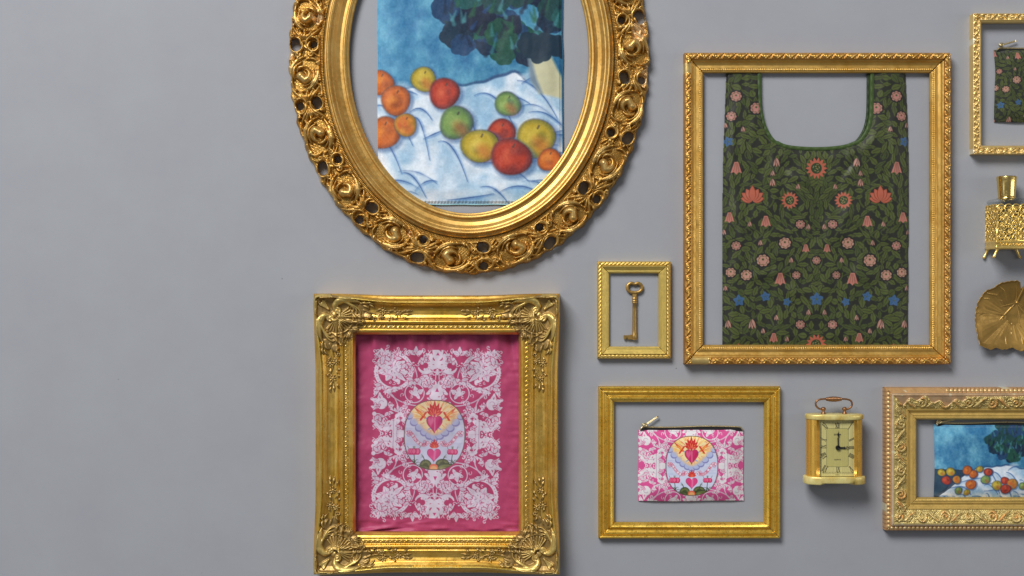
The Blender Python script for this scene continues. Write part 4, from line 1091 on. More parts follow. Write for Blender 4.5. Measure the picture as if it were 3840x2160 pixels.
# order: run the outer edge from top right back to top left, then the neckline
sil = [tuple(v) for v in chaikin(outer)] + [tuple(v) for v in nls[::-1]]
r = cv.sdf(sil, 1200); SD = np.full((cv.ny, cv.nx), -50.0); SD[r[0], r[1]] = r[2]
Xg, Yg = np.meshgrid(cv.x, cv.y)
n = value_noise(Xg.shape, (90, 60), 51, 3); n2 = value_noise(Xg.shape, (50, 26), 52, 3)
Zg = 2 + 8 * smooth(SD / 10) + 14 * n * smooth(SD / 50) + 5.0 * n2
for (x0_, y0_, dx, dy, w_, am) in ((2880, 560, 60, 160, 14, 6), (3230, 560, -90, 120, 13, -6), (2930, 570, 20, 200, 16, -4), (3180, 570, 30, 160, 15, 5), (2830, 300, 20, 200, 12, 4), (3060, 900, 10, 300, 50, 6), (2960, 1080, 120, 30, 30, 3), (2900, 640, 180, 60, 18, 5), (3200, 700, -60, 220, 20, 7), (2760, 700, 30, 300, 16, 5), (3340, 420, 20, 400, 14, 6), (3000, 620, 30, 260, 22, 6), (2780, 1050, 200, -40, 18, 4), (3110, 1000, 180, 60, 22, 5), (2745, 430, 6, 200, 10, 5)):
    l_ = math.hypot(dx, dy); t_ = ((Xg - x0_) * dx + (Yg - y0_) * dy) / l_ ** 2; pd = ((Xg - x0_) * dy - (Yg - y0_) * dx) / l_
    Zg += am * np.exp(-(pd / w_) ** 2) * smooth(1 - np.abs(t_ - .5) * 1.6) * smooth(SD / 20)
mb = MB(); mb.grid(Xg, Yg, Zg, mask=SD > -0.6, col=lin(cv.A)); mb.build('printed_body', M_nylon, tote)
# binding along the neckline (double at the right strap)
def ribbon(path, w, z, mat, th, name, col):
    p = np.array(path, float); t = np.gradient(p, axis=0); t /= np.linalg.norm(t, axis=1)[:, None]; nrm = np.stack([-t[:, 1], t[:, 0]], -1)
    v = np.linspace(-1, 1, 9); X = p[:, 0][:, None] + nrm[:, 0][:, None] * v * w; Y = p[:, 1][:, None] + nrm[:, 1][:, None] * v * w
    Z = z + 4.5 * np.sqrt(np.clip(1 - v ** 2, 0, 1))[None] + .9 * np.sin(np.arange(len(p)) * .8)[:, None] * (1 - v ** 2)[None] - 1.0 * np.exp(-((v - .55) / .15) ** 2)[None]
    Z[:, 0] = Z[:, -1] = z - 6
    mb = MB(); mb.grid(X, Y, Z, col=np.broadcast_to(lin(col), X.shape + (3,))); return mb.build(name, mat, th)
path = []
for a_, b_ in zip(nls[:-1], nls[1:]):
    for t_ in np.linspace(0, 1, 4, endpoint=False): path.append((a_[0] * (1 - t_) + b_[0] * t_, a_[1] * (1 - t_) + b_[1] * t_))
path = [(x + (-9 if y < 530 and x < 3000 else 0) + (9 if y < 530 and x > 3100 else 0), y + 8 * smooth((y - 500) / 40)) for x, y in path]
ribbon(path, 8.5, 12, M_nylon, tote, 'neck_binding', (62, 82, 40))
rp_ = [(x - 12, y + 2) for x, y in path if x > 3195]
ribbon(rp_, 6, 4, M_nylon, tote, 'rear_strap_binding', (44, 60, 34))

# ============================================================ pouches
def pouch(name, rect, draw, label, pull, zip_h, mat, th_h=22, seed=1, edge_col=None, top_wave=2.0):
    x0, y0, x1, y1 = rect
    th = Thing(name, (x0 + x1) / 2, (y0 + y1) / 2, 10, label, 'zip pouch')
    cv = Canvas(x0, y0, x1, y1, 1.25, (200, 200, 200)); draw(cv)
    Xg, Yg = np.meshgrid(cv.x, cv.y)
    ex = np.minimum(Xg - x0, x1 - Xg); ey = np.minimum(Yg - y0, y1 - Yg); n = value_noise(Xg.shape, 60, seed, 3)
    Zg = 5 + th_h * (smooth(ex / 70) ** .6) * (smooth((ey + 12) / 60) ** .6) + 3 * (n - .5) - 1.2 * np.exp(-((Yg - y0 - 7) / 1.6) ** 2)
    # edges of sewn cloth are never quite straight
    nx_ = value_noise(Xg.shape, 70, seed + 9, 2) - .5
    Xd = Xg + nx_ * 5 * (1 - smooth(ex / 40)) + 2.5 * np.sin((Yg - y0) / (y1 - y0) * PI) * np.where(Xg < (x0 + x1) / 2, 1, -1) * (1 - smooth(ex / 60)); Yd = Yg + nx_ * 4 * (1 - smooth(ey / 40))
    colr = lin(cv.A)
    k = ((np.sin(Xg * 1.6) > .2) & (np.abs(Yg - y0 - 7) < 1.0))[..., None] * .35; colr = colr * (1 - k) + k * np.array((.35, .35, .35))
    Zp = pad2(Zg); Zp[0] = Zp[-1] = 1; Zp[:, 0] = Zp[:, -1] = 1
    mb = MB(); mb.grid(pad2(Xd), pad2(Yd), Zp, col=np.pad(colr, ((1, 1), (1, 1), (0, 0)), mode='edge')); mb.build('printed_body', mat, th)
    # tape
    xa, xb = x0 + 8, x1 - 6
    tx = np.linspace(0, 1, 90); ty = np.linspace(0, 1, 7)
    TX, TY = np.meshgrid(xa + tx * (xb - xa), ty, indexing='ij')
    dip = 1 - np.exp(-np.minimum(TX - xa, xb - TX) / 4.0)
    yt = y0 - zip_h * dip + top_wave * np.sin(tx * PI * 2.2)[:, None]
    YY = yt + (y0 + 4 - yt) * TY; ZZ = 8 + 0 * TX + 1.5 * np.sin(TY * 3)
    Zq = pad2(ZZ); Zq[0] = Zq[-1] = 1; Zq[:, 0] = Zq[:, -1] = 1
    mb = MB(); mb.grid(pad2(TX), pad2(YY), Zq); mb.build('zip_tape', M_tape, th)
    mb = MB()
    pth = np.stack([xa + tx * (xb - xa), yt[:, 0], 0 * tx], -1)
    d = np.r_[0, np.cumsum(np.hypot(*np.diff(pth[:, :2], axis=0).T))]
    for s in np.arange(1.5, d[-1], 3.6):
        x, y = np.interp(s, d, pth[:, 0]), np.interp(s, d, pth[:, 1]); x2, y2 = np.interp(s + 1, d, pth[:, 0]), np.interp(s + 1, d, pth[:, 1])
        mb.box(x - 1.1, y - 2.4, 6, x + 1.1, y + 2.0, 12, rot=math.atan2(y2 - y, x2 - x))
    mb.tube(np.stack([pth[:, 0], pth[:, 1] + .4, 8 + 0 * tx], -1), 1.7, 6)
    teeth = mb.build('zip_teeth', M_zip, th, smooth=False)
    # slider and pull
    (sx_, sy_), (ex_, ey_) = pull
    a = math.atan2(ey_ - sy_, ex_ - sx_)
    mb = MB(); mb.box(sx_ - 8, sy_ - 5, 8, sx_ + 8, sy_ + 5, 17, bev=3); mb.tube(np.array([(sx_ + 9 * math.cos(t), sy_ + 5.5 * math.sin(t) - 2, 17) for t in np.linspace(0, 2 * PI, 18, endpoint=False)]), 1.6, 6, closed=True)
    sl = mb.build('zip_slider', M_zip, th)
    L = math.hypot(ex_ - sx_, ey_ - sy_); mb = MB()
    c, s = math.cos(a), math.sin(a); nx2, ny2 = -s, c
    for o_ in (-1.6, 1.6):
        mb.tube(np.array([(sx_ + c * (L * t) + nx2 * o_, sy_ + s * (L * t) + ny2 * o_, 17 - 4 * t) for t in np.linspace(0.04, 1, 8)]), 1.8, 8)
    mb.build('zip_pull', M_zip, th, parent=sl)
    return th

def draw_pink(cv):
    global WHITE
    WHITE = (226, 222, 226); LACE_BG[0] = (212, 82, 146); cv.A[:] = (212, 82, 146)
    T = (.83, 0, 0, .83, 2592.5, 1745); lace(cv, T)
    # a second run of lace fills the sides of the wider crop
    medallion(cv, (.855, 0, 0, .855, 2592.5, 1745))
pouch('pink_zip_pouch', (2393, 1612, 2791, 1878), draw_pink, 'pink zip pouch with white lace and flaming heart print, inside plain gold frame', ((2417, 1594), (2468, 1561)), 12, M_canvas, seed=61)

def draw_green(cv): floral_print(cv, 3905, 30, 460, .78, 9, 240)
def draw_green2(cv):
    cv.A[:] = (40, 44, 38); floral_print(cv, 3930, -160, 470, .62, 9, 330)
pouch('green_floral_zip_pouch', (3731, 188, 4128, 458), draw_green2, 'dark green floral zip pouch with gold pull, inside the top right frame', ((3753, 170), (3810, 154)), 9, M_canvas, seed=62)

def draw_still(cv):
    fr = [(3545, 1800, 17, 'r'), (3528, 1772, 14, 'y'), (3560, 1768, 16, 'y'), (3582, 1796, 15, 'm'), (3622, 1762, 17, 'o'), (3644, 1776, 15, 'o'), (3668, 1757, 12, 'y'), (3700, 1768, 15, 'r'),
          (3590, 1838, 13, 'g'), (3636, 1815, 18, 'o'), (3690, 1796, 16, 'g'), (3732, 1818, 17, 'y'), (3762, 1800, 14, 'r'), (3790, 1812, 18, 'm'), (3766, 1832, 18, 'r'), (3830, 1820, 14, 'g'), (3622, 1845, 11, 'y'), (3860, 1800, 15, 'o')]
    still_life(cv, 3505, 3900, 1593, 1864, fr, [(3500, 1870), (3540, 1840), (3570, 1800), (3610, 1780), (3660, 1752), (3720, 1750), (3780, 1742), (3830, 1760), (3900, 1750)], (3790, 1650), (95, 60), 77, .42)
    m = (cv.x[None, :] < np.interp(cv.y, [1593, 1755, 1760, 1790, 1864], [3400, 3400, 3640, 3600, 3520])[:, None]) & (cv.y[:, None] > 1758)
    cv.A[m] = cv.A[m] * .25 + np.array((30, 44, 60)) * .75
    R = random.Random(2)
    for (x, y, r, k) in fr[:8]: fruit(cv, x, y, r, k, R)
pouch('fruit_print_zip_pouch', (3505, 1594, 3900, 1864), draw_still, 'blue zip pouch printed with painted fruit on white cloth, inside the worn frame', ((3520, 1583), (3579, 1573)), 9, M_canvas, seed=63)

# ============================================================ frames round the pouches
pf = Thing('reeded_picture_frame', 2586, 1735, 24, 'plain landscape gold frame with reeded moulding around the pink zip pouch', 'picture frame')
pprof = P([(0, 20), (2, 25), (10, 24), (12, 21), (16, 24), (22, 27), (26, 24), (34, 21), (38, 24), (44, 28), (56, 20), (60, 14)], [(6, 4.5, 3), (19, 4.5, 3), (46, 9, 3)])
def prel(a, d, L, si): return np.where((d > 37) & (d < 57), .7 * np.sin((a + d * 1.2) * 2 * PI / 6), 0)
chP = chips(72, 14, 1100, 160, (.5, 1.4))
def pcol(a, d, r, L, si):
    c = np.ones(d.shape + (3,)); k = ((d > 26) & (d < 44))[..., None] * .5; c = c * (1 - k) + k * np.array((.85, .74, .55))
    k = ((d < 3))[..., None] * .5; c = c * (1 - k) + k * np.array((.8, .7, .5))
    w = smooth((chP.sample(a, (d * 1.6 + si * 37) % 158) - .2) * 3)[..., None]; return c * (1 - w * .7) + w * .7 * np.array((.4, .3, .3))
rails(pf, (2244, 1449, 2927, 2020), 60, pprof, 5, M_reed, prel, pcol, sa=2.2, sd=1.2)

tf = Thing('carved_picture_frame', 3946, 314, 44, 'light gold frame with scroll carved band around the green floral zip pouch', 'picture frame')
tprof = P([(0, 38), (1, 42), (4, 42), (6, 38), (22, 36), (24, 41), (28, 38), (33, 34)], [(26, 2, 1.5), (31, 1.5, 1)])
TR = Field(0, 0, 700, 24, 1.1)
for k_ in range(16):
    x = k_ * 44; f = 1 if k_ % 2 else -1
    TR.ridge(spiral(x + 14, 12, 9, 2, 90 * f, 480 * f, 16), [3, 3, 4], [6, 7, 9]); TR.ridge(bez((x + 18, 12 + 8 * f), (x + 28, 12 + 9 * f), (x + 34, 12 - 6 * f), (x + 44, 12 - 8 * f), n=9), [2.4, 4, 2], [6, 8, 4])
    TR.ridge(bez((x + 24, 12), (x + 32, 12 + 6 * f), (x + 40, 12 + 8 * f), n=6), [2, 3.4, 2], 7); TR.blob(x + 34, 12 - 9 * f, 2.6, 6); TR.blob(x + 4, 20, 3, 6)
def trel(a, d, L, si): return TR.sample(a, np.clip(d - 1, 0, 23)) * ((d > 3) & (d < 23))
def tcol(a, d, r, L, si):
    c = np.ones(d.shape + (3,)); k = ((d > 3) & (d < 23))[..., None] * smooth((4 - r) / 4)[..., None] * .45; c = c * (1 - k) + k * np.array((.6, .55, .5))
    if si == 3:
        for lo_, hi_ in ((92, 118), (506, 530)):
            w = (smooth((a - lo_) / 4) * smooth((hi_ - a) / 4) * (d < 4))[..., None]; c = c * (1 - w) + w * np.array((1.1, 1.35, 2.4))
    return c
rails(tf, (3650, 49, 4250, 578), 33, tprof, 5, M_small, trel, tcol, sa=1.6, sd=1.1)

wf = Thing('worn_picture_frame', 3700, 1724, 46, 'worn wide frame with chipped leafy carving around the fruit print zip pouch', 'picture frame')
wprof = P([(0, 30), (2, 40), (19, 44), (21, 50), (28, 54), (32, 50), (60, 40), (80, 34), (82, 37), (86, 36), (96, 32), (104, 34), (108, 30), (110, 33), (120, 28), (122, 22)], [(82, 2, 2), (97, 8, -3)])
WR = Field(0, 0, 900, 124, 1.4)
for k_ in range(9):
    x = 0; WR.T = (.72, 0, 0, .8 if k_ % 2 else -.8, k_ * 88 + 22, 12 if k_ % 2 else 100)
    WR.ridge(arc(x + 34, 54, 21, 150, 460, 26), [3, 7, 8, 5], [5, 12, 13, 7]); WR.ridge(spiral(x + 34, 56, 17, 3, 100, 400, 18), [4, 6, 6], [8, 11, 13])
    for a_ in range(140, 440, 30):
        c_, s_ = math.cos(math.radians(a_)), math.sin(math.radians(a_)); WR.ridge([(x + 34 + 24 * c_, 54 + 22 * s_), (x + 34 + 31 * c_ - 3 * s_, 54 + 27 * s_ + 3 * c_)], [4, 2], [9, 5])
    mp = bez((x + 58, 74), (x + 78, 74), (x + 92, 40), (x + 126, 36), n=14); WR.ridge(mp, [4, 8, 7, 3], [7, 13, 12, 6])
    for i, (u_, v_) in enumerate(mp[2:-1]): WR.ridge(bez((u_, v_), (u_ + 7, v_ - 3), (u_ + 10, v_ - 11 - (i % 3) * 2), n=5), [3, 2.6, 1.6], [10, 10, 5]); WR.ridge(bez((u_, v_), (u_ + 8, v_ + 5), (u_ + 14, v_ + 10), n=5), [3, 2.6, 1.6], [9, 9, 5])
    WR.ridge(spiral(x + 88, 66, 10, 2, 0, 380, 14), [3.4, 4, 4], [7, 10, 11]); WR.blob(x + 72, 40, 5, 9); WR.blob(x + 104, 60, 4.5, 9)
WR.T = (1, 0, 0, 1, 0, 0)
for a_ in range(300):
    xq, yq = rng.rand() * 900, 34 + rng.rand() * 44; an_ = rng.rand() * 6.28; WR.ridge([(xq, yq), (xq + 8 * math.cos(an_), yq + 8 * math.sin(an_))], [2.6, 1.6], [6.5, 4])
for a_ in range(900 // 5): WR.ridge([(a_ * 5, 114), (a_ * 5 + 2.6, 118)], 1.9, 3.6)
WN = value_noise((124, 900), (14, 30), 6, 3)
def broken(a, d, L, si):       # where the composition has fallen off the top rail
    edge_ = 46 + 12 * np.sin(a * .035) + 9 * np.sin(a * .11 + 1); edge_ = np.where(a > 300, edge_ - 22, edge_)
    lim = np.where(a > 300, 30, edge_)
    return (si == 0) & (d > 21) & (d < lim + 6 * WN[np.clip(d.astype(int), 0, 123), np.clip(a.astype(int), 0, 899)])
def wrel(a, d, L, si):
    v = .8 * WR.sample(a, d) * (((d > 31) & (d < 80)) | (d > 108))
    v = np.where((d > 31) & (d < 80), v + 2.0 + 1.6 * np.sin(a * .9) * np.sin(d * .8), v)
    v = np.where(broken(a, d, L, si), -3 + 0 * v, v)
    bead_ = np.clip(1 - ((d - 11) / 5) ** 2 - (((a % 16) - 8) / 5.5) ** 2, 0, 1) ** .5 * 3
    if si == 0: bead_ = np.where(a < 228, 0, bead_)
    return v + bead_
def wcol(a, d, r, L, si):
    c = np.ones(d.shape + (3,)); nz = WN[np.clip(d.astype(int), 0, 123), np.clip(a.astype(int), 0, 899)]
    k = (d < 20)[..., None] * 1.0; c = c * (1 - k) + k * np.array((.92, .72, .78))
    k = ((d < 20) & (((a % 16 - 8) ** 2 + (d - 11) ** 2) < 26) & ((si != 0) | (a > 228)))[..., None] * 1.0; c = c * (1 - k) + k * np.array((.95, .95, 1.1))
    k = ((d < 19) & (((a % 16) < 2) | ((a % 16) > 14)) & ((si != 0) | (a > 228)))[..., None] * .6; c = c * (1 - k) + k * np.array((.35, .15, .15))
    k = ((d >= 20) & (d < 27))[..., None] * 1.0; c = c * (1 - k) + k * np.array((.95, .95, 1.6))
    k = ((d > 31) & (d < 80))[..., None] * smooth((r - 6) / 6)[..., None]; 
    red = smooth((nz - .46) * 6)[..., None]; c = c * (1 - k * red * .8) + k * red * .8 * np.array((1.1, .62, .4))
    k2 = ((d > 27) & (d < 80))[..., None] * (1 - k); c = c * (1 - .6 * k2) + .6 * k2 * np.array((.74, .8, .72))
    k = (d > 80)[..., None] * .75; c = c * (1 - k) + k * np.array((.86, .74, .42))
    b_ = broken(a, d, L, si)[..., None] * 1.0; c = c * (1 - b_) + b_ * np.array((.86, .78, 1.15)) * (.8 + .4 * nz[..., None])
    w = smooth((nz - .74) * 16)[..., None] * (d < 32)[..., None] * .7; c = c * (1 - w) + w * np.array((1.2, 1.6, 2.8))
    return c
rails(wf, (3322, 1454, 4085, 1992), 122, wprof, 6, M_worn, wrel, wcol, sa=1.6, sd=1.3)

# ============================================================ perfume bottle
pb = Thing('perfume_bottle', 3775, 820, 57, 'glass perfume bottle with gold filigree jacket, little feet and tapered gold cap', 'perfume bottle')
bx, z0, z1 = 3775, 2.0, 112.0
hw = 57
def boxgrid(mb, x0, x1, y0, y1, za, zb, r=6):
    # rounded square section swept along y
    sec = []
    for (sx_, sz_, a0) in ((1, 1, 0), (-1, 1, 90), (-1, -1, 180), (1, -1, 270)):
        for a in np.radians(np.linspace(a0, a0 + 90, 5)): sec.append(((x0 + x1) / 2 + sx_ * ((x1 - x0) / 2 - r) + r * math.cos(a), (za + zb) / 2 + sz_ * ((zb - za) / 2 - r) + r * math.sin(a)))
    return np.array(sec)
mb = MB()
sec = boxgrid(mb, bx - hw, bx + hw, 0, 0, z0, z1); cenx, cenz = bx, (z0 + z1) / 2
ys = [(742, .15), (743.5, .30), (745, .7), (748, .9), (753, .985), (760, 1.0), (900, 1.0), (908, .97), (911, .9), (911, .05)]
Xs = np.array([[cenx + (x - cenx) * k for x, z in sec] for y, k in ys]); Zs = np.array([[cenz + (z - cenz) * k for x, z in sec] for y, k in ys]); Ys = np.array([[y] * len(sec) for y, k in ys], float)
mb.grid(np.c_[Xs, Xs[:, :1]], np.c_[Ys, Ys[:, :1]], np.c_[Zs, Zs[:, :1]])
# inner wall so that the glass reads hollow
k_in = .9
ys2 = [(756, .1), (758, .8), (764, k_in), (896, k_in), (902, .8), (903, .1)]
Xs = np.array([[cenx + (x - cenx) * k for x, z in sec] for y, k in ys2]); Zs = np.array([[cenz + (z - cenz) * k for x, z in sec] for y, k in ys2]); Ys = np.array([[y] * len(sec) for y, k in ys2], float)
mb.grid(np.c_[Xs, Xs[:, :1]][:, ::-1], np.c_[Ys, Ys[:, :1]][:, ::-1], np.c_[Zs, Zs[:, :1]][:, ::-1])
mb.build('glass_body', M_glass, pb)
mb = MB(); cz = 57
capp = [(661, 2), (661, 33), (663, 36.5), (665, 37), (700, 34), (736, 31.2), (739, 31.5), (741, 29), (741, 2)]
mb.tube(np.array([(bx, y, cz) for y, r_ in capp]) + np.array([(0, i * .01, 0) for i in range(len(capp))]), [r_ for y, r_ in capp], 40); mb.build('cap', M_shiny, pb)
mb = MB(); mb.tube(np.array([(bx, y, cz) for y in (740, 742, 746, 750)]), [26, 33, 30, 24], 28); mb.build('neck_collar', M_shiny, pb)
def filigree(face):
    mb = MB(); R = random.Random(hash(face) % 100 if False else {'front': 1, 'left': 2, 'right': 3, 'rear': 4}[face])
    def add(pts2, r_):
        P3 = []
        for u, v in pts2:
            bulge = 1.5
            if face == 'front': P3.append((bx + u, v, z1 + bulge))
            elif face == 'rear': P3.append((bx + u, v, z0 - .5))
            elif face == 'left': P3.append((bx - hw - bulge, v, cenz + u))
            else: P3.append((bx + hw + bulge, v, cenz + u))
        mb.tube(np.array(P3), r_, 6)
    for r_ in range(5):
        for c_ in range(4):
            u = -42 + c_ * 28; v = 790 + r_ * 26; f = 1 if (r_ + c_) % 2 else -1; a0 = R.uniform(0, 360)
            add(arc(u, v, 13, a0, a0 + 300, 16), 1.9); add(spiral(u, v, 12, 3, a0 + 300, a0 + 300 + 330 * f, 16), 1.6)
            add(spiral(u + 14, v + 13, 8, 2, R.uniform(0, 360), R.uniform(0, 360) + 400, 14), 1.5)
            for k_ in range(5):
                a = k_ * 2 * PI / 5 + R.random(); add([(u + math.cos(a), v + math.sin(a)), (u + 5 * math.cos(a), v + 5 * math.sin(a))], 1.7)
            add(bez((u - 14, v + R.uniform(-8, 8)), (u - 6, v + 16), (u + 6, v - 14), (u + 14, v + R.uniform(-8, 8)), n=9), 1.2)
            add(bez((u + R.uniform(-5, 5), v - 13), (u + 12, v), (u - 8, v + 8), (u + R.uniform(-5, 5), v + 14), n=9), 1.2)
    for c_ in range(4): add(arc(-42 + c_ * 28, 783, 14, 180, 360, 12), 2.6)
    for u in (-56, 56): add([(u, 782), (u, 908)], 2.2)
    add([(-56, 904), (56, 904)], 2.2)
    mb.build('filigree_panel', M_filigree, pb)
for f_ in ('front', 'left', 'right', 'rear'): filigree(f_)
mb = MB()
secb = boxgrid(mb, bx - hw - 5, bx + hw + 5, 0, 0, z0 - 1, z1 + 4, 4)
ysb = [(905, .93), (905, 1.0), (909, 1.02), (912, .99), (927, 1.0), (931, 1.03), (935, 1.0), (935, .9), (935, .02)]
Xs = np.array([[cenx + (x - cenx) * k for x, z in secb] for y, k in ysb]); Zs = np.maximum(1, np.array([[cenz + (z - cenz) * k for x, z in secb] for y, k in ysb])); Ys = np.array([[y] * len(secb) for y, k in ysb], float)
mb.grid(np.c_[Xs, Xs[:, :1]], np.c_[Ys, Ys[:, :1]], np.c_[Zs, Zs[:, :1]])
for c_ in range(8):
    for t_ in (0, 1): mb.tube(np.array([(p_[0], p_[1], z1 + 5) for p_ in arc(bx - 44 + c_ * 12.6, 919, 4, 180 * t_, 180 * t_ + 180, 8)]), 1.0, 5)
mb.build('base_tray', M_filigree, pb)
for (sx_, zz) in ((-1, z1 - 4), (1, z1 - 4), (-1, 10), (1, 10)):
    mb = MB(); p3 = bez((bx + sx_ * 50, 912, zz), (bx + sx_ * 50, 935, zz), (bx + sx_ * 62, 950, zz + (2 if zz > 50 else -2)), (bx + sx_ * 70, 968, zz + (3 if zz > 50 else -1)), n=10)
    mb.tube(p3, [11, 10, 8.5, 7, 5.6, 4.8, 4.4, 4.4, 5.4, 5.2], 12); mb.build('foot', M_filigree, pb)

# ============================================================ brass leaf dish
ld = Thing('brass_leaf_dish', 3800, 1188, 22, 'tarnished brass dish shaped like a veined leaf, below the perfume bottle', 'dish')
op = [(3810, 1055), (3778, 1057), (3747, 1066), (3723, 1082), (3692, 1095), (3678, 1112), (3668, 1129), (3659, 1165), (3656, 1197), (3662, 1239), (3664, 1270), (3668, 1294), (3686, 1300), (3710, 1309), (3736, 1300), (3757, 1309), (3794, 1300), (3825, 1314),
      (3850, 1303), (3880, 1300), (3905, 1280), (3930, 1262), (3938, 1225), (3948, 1190), (3940, 1150), (3926, 1115), (3900, 1085), (3868, 1068), (3845, 1062), (3830, 1085), (3826, 1080), (3822, 1060)]
oc = np.array(op, float); ang = np.unwrap(np.arctan2(oc[:, 1] - 1188, oc[:, 0] - 3800)); rad = np.hypot(oc[:, 1] - 1188, oc[:, 0] - 3800)
o_ = np.argsort(ang % (2 * PI)); an_s = (ang % (2 * PI))[o_]; ra_s = rad[o_]
na = 420; A = np.linspace(0, 2 * PI, na, endpoint=False); RR = np.interp(A, np.r_[an_s[-1] - 2 * PI, an_s, an_s[0] + 2 * PI], np.r_[ra_s[-1], ra_s, ra_s[0]])
RR0 = RR.copy(); RR = RR + 1.4 * np.abs(np.sin(A * 22)) * 1.5 + np.interp(A, np.linspace(0, 2 * PI, 60), rng.rand(60) * 3)
rs = np.linspace(0, 1, 70); AA, Rn = np.meshgrid(A, rs, indexing='ij')
X = 3800 + np.cos(AA) * RR[:, None] * Rn; Y = 1188 + np.sin(AA) * RR[:, None] * Rn
VF = Field(3640, 1040, 3960, 1330, 1.2)
o0 = (3815, 1136)
for tgt in ((3695, 1266), (3672, 1180), (3690, 1120), (3745, 1075), (3812, 1062), (3838, 1290), (3905, 1265), (3935, 1190), (3915, 1115), (3875, 1075)):
    VF.ridge(bez(o0, ((o0[0] + tgt[0]) / 2 + 4, (o0[1] + tgt[1]) / 2 - 6), tgt, n=14), [3.4, 2.6, 1.6], [3.6, 2.8, 1.6])
for a_, b_ in (((3772, 1182), (3775, 1290)), ((3772, 1182), (3664, 1172)), ((3728, 1230), (3735, 1290)), ((3728, 1232), (3712, 1285)), ((3800, 1215), (3798, 1255)), ((3740, 1108), (3700, 1100)), ((3830, 1220), (3870, 1270)), ((3880, 1190), (3920, 1230)), ((3760, 1130), (3720, 1128))):
    VF.ridge([a_, b_], [2.4, 1.6], [4, 2.2])
NF = Field(3640, 1040, 3960, 1330, 1.2); NF.A = value_noise(NF.A.shape, 50, 66, 3); RS = np.real(np.fft.ifft(np.fft.fft(RR0) * (np.minimum(np.arange(na), na - np.arange(na)) < 9)))
Rq = np.sqrt(((X - 3800) / 148) ** 2 + ((Y - 1188) / 134) ** 2)
Zl = 7 + 24 * Rq ** 3 + VF.sample(X, Y) * .8  + 3.5 * (NF.sample(X, Y) - .5)
Zl += np.where(Rn > .97, 1.5, 0)
for (x, y) in ((3731, 1253), (3798, 1245), (3800, 1148), (3803, 1112)):
    Zl -= 1.6 * np.exp(-((X - x) ** 2 + (Y - y) ** 2) / 16)
cl = np.ones(X.shape + (3,)); 
for (x, y, r_) in ((3731, 1253, 6), (3798, 1245, 5), (3800, 1148, 4), (3803, 1112, 4)):
    w = smooth((r_ - np.hypot(X - x, Y - y)) / 3)[..., None] * .7; cl = cl * (1 - w) + w * np.array((.5, .6, 1.2))
NF.A = value_noise(NF.A.shape, 34, 67, 4); cl *= (.72 + .56 * NF.sample(X, Y)[..., None])
Xp = np.c_[X, X[:, -1:], X[:, -1:] * .93 + 3800 * .07, X[:, :1]]; Yp = np.c_[Y, Y[:, -1:], Y[:, -1:] * .93 + 1188 * .07, Y[:, :1]]
Zp = np.c_[Zl, Zl[:, -1:] - 3.5, Zl[:, -1:] - 11, 0 * Zl[:, :1] + 2]
mb = MB(); mb.grid(Xp, Yp, Zp, col=np.concatenate([cl, cl[:, -1:], cl[:, -1:], cl[:, :1]], 1), closed=True); mb.build('leaf_bowl', M_leaf, ld)
mb = MB(); mb.tube(bez((3815, 1136, 14), (3822, 1110, 22), (3836, 1080, 34), (3842, 1050, 38), n=10), [4, 4, 3.6, 3.4, 3.2, 3, 3, 3, 3.2, 3.6], 8); mb.build('stem', M_leaf, ld)

# ============================================================ carriage clock
ck = Thing('carriage_clock', 3129, 1672, 60, 'small brass carriage clock with roman dial and bronze carrying handle', 'clock')
ccx, HWc, DP = 3127.5, 106.0, 110.0
def csec(hw_, dep, n=60, a0=0, a1=360):
    t = np.radians(np.linspace(a0, a1, n)); e = .72
    x = hw_ * np.sign(np.cos(t)) * np.abs(np.cos(t)) ** e; z = DP / 2 + 4 + dep / 2 * np.sign(np.sin(t)) * np.abs(np.sin(t)) ** .8
    return ccx + x, z
def slab(mb, hw_, dep, ya, yb, b_=4, cut=None):
    ys_ = [(ya, .05), (ya, .97), (ya + b_ * .4, .99), (ya + b_, 1.0), (yb - b_, 1.0), (yb - b_ * .4, .99), (yb, .97), (yb, .05)]
    X_, Z_ = csec(hw_, dep, 72); mx_, mz_ = ccx, DP / 2 + 4
    Xs = np.array([mx_ + (X_ - mx_) * k for y, k in ys_]); Zs = np.array([mz_ + (Z_ - mz_) * k for y, k in ys_]); Ys = np.array([[y] * 72 for y, k in ys_], float)
    if cut:
        lowhalf = Ys > (ya + yb) / 2; inx = np.abs(Xs - ccx) < cut[0]; Ys = np.where(lowhalf & inx, Ys - cut[1], Ys)
    mb.grid(Xs, Ys, np.maximum(Zs, .5))
mb = MB(); slab(mb, 108, 108, 1552, 1571); mb.build('top_plate', M_onyx, ck)
mb = MB(); slab(mb, 115, 116, 1783, 1812, 4, (60, 6)); mb.build('base_plate', M_onyx, ck)
# curved metal side panels and rear, leaving the front open for the window
mb = MB()
X_, Z_ = csec(104, 100, 90, 128, 412); Yv = np.linspace(1566, 1786, 12)
Xs = np.repeat(X_[None], 12, 0); Zs = np.repeat(np.maximum(Z_, 1)[None], 12, 0); Ys = np.repeat(Yv[:, None], 90, 1)
mb.grid(Xs, Ys, Zs); mb.build('curved_case', M_clockgold, ck)
for sg in (-1, 1):
    mb = MB()
    for k_ in range(3):
        a = 128 - k_ * 3.0 if sg < 0 else 52 + k_ * 3.0
        x_, z_ = csec(104, 101, 2, a, a); mb.tube(np.array([(x_[0], y, z_[0] + .6) for y in np.linspace(1571, 1784, 6)]), 2.0, 8)
    mb.build('window_edging', M_clockgold, ck)
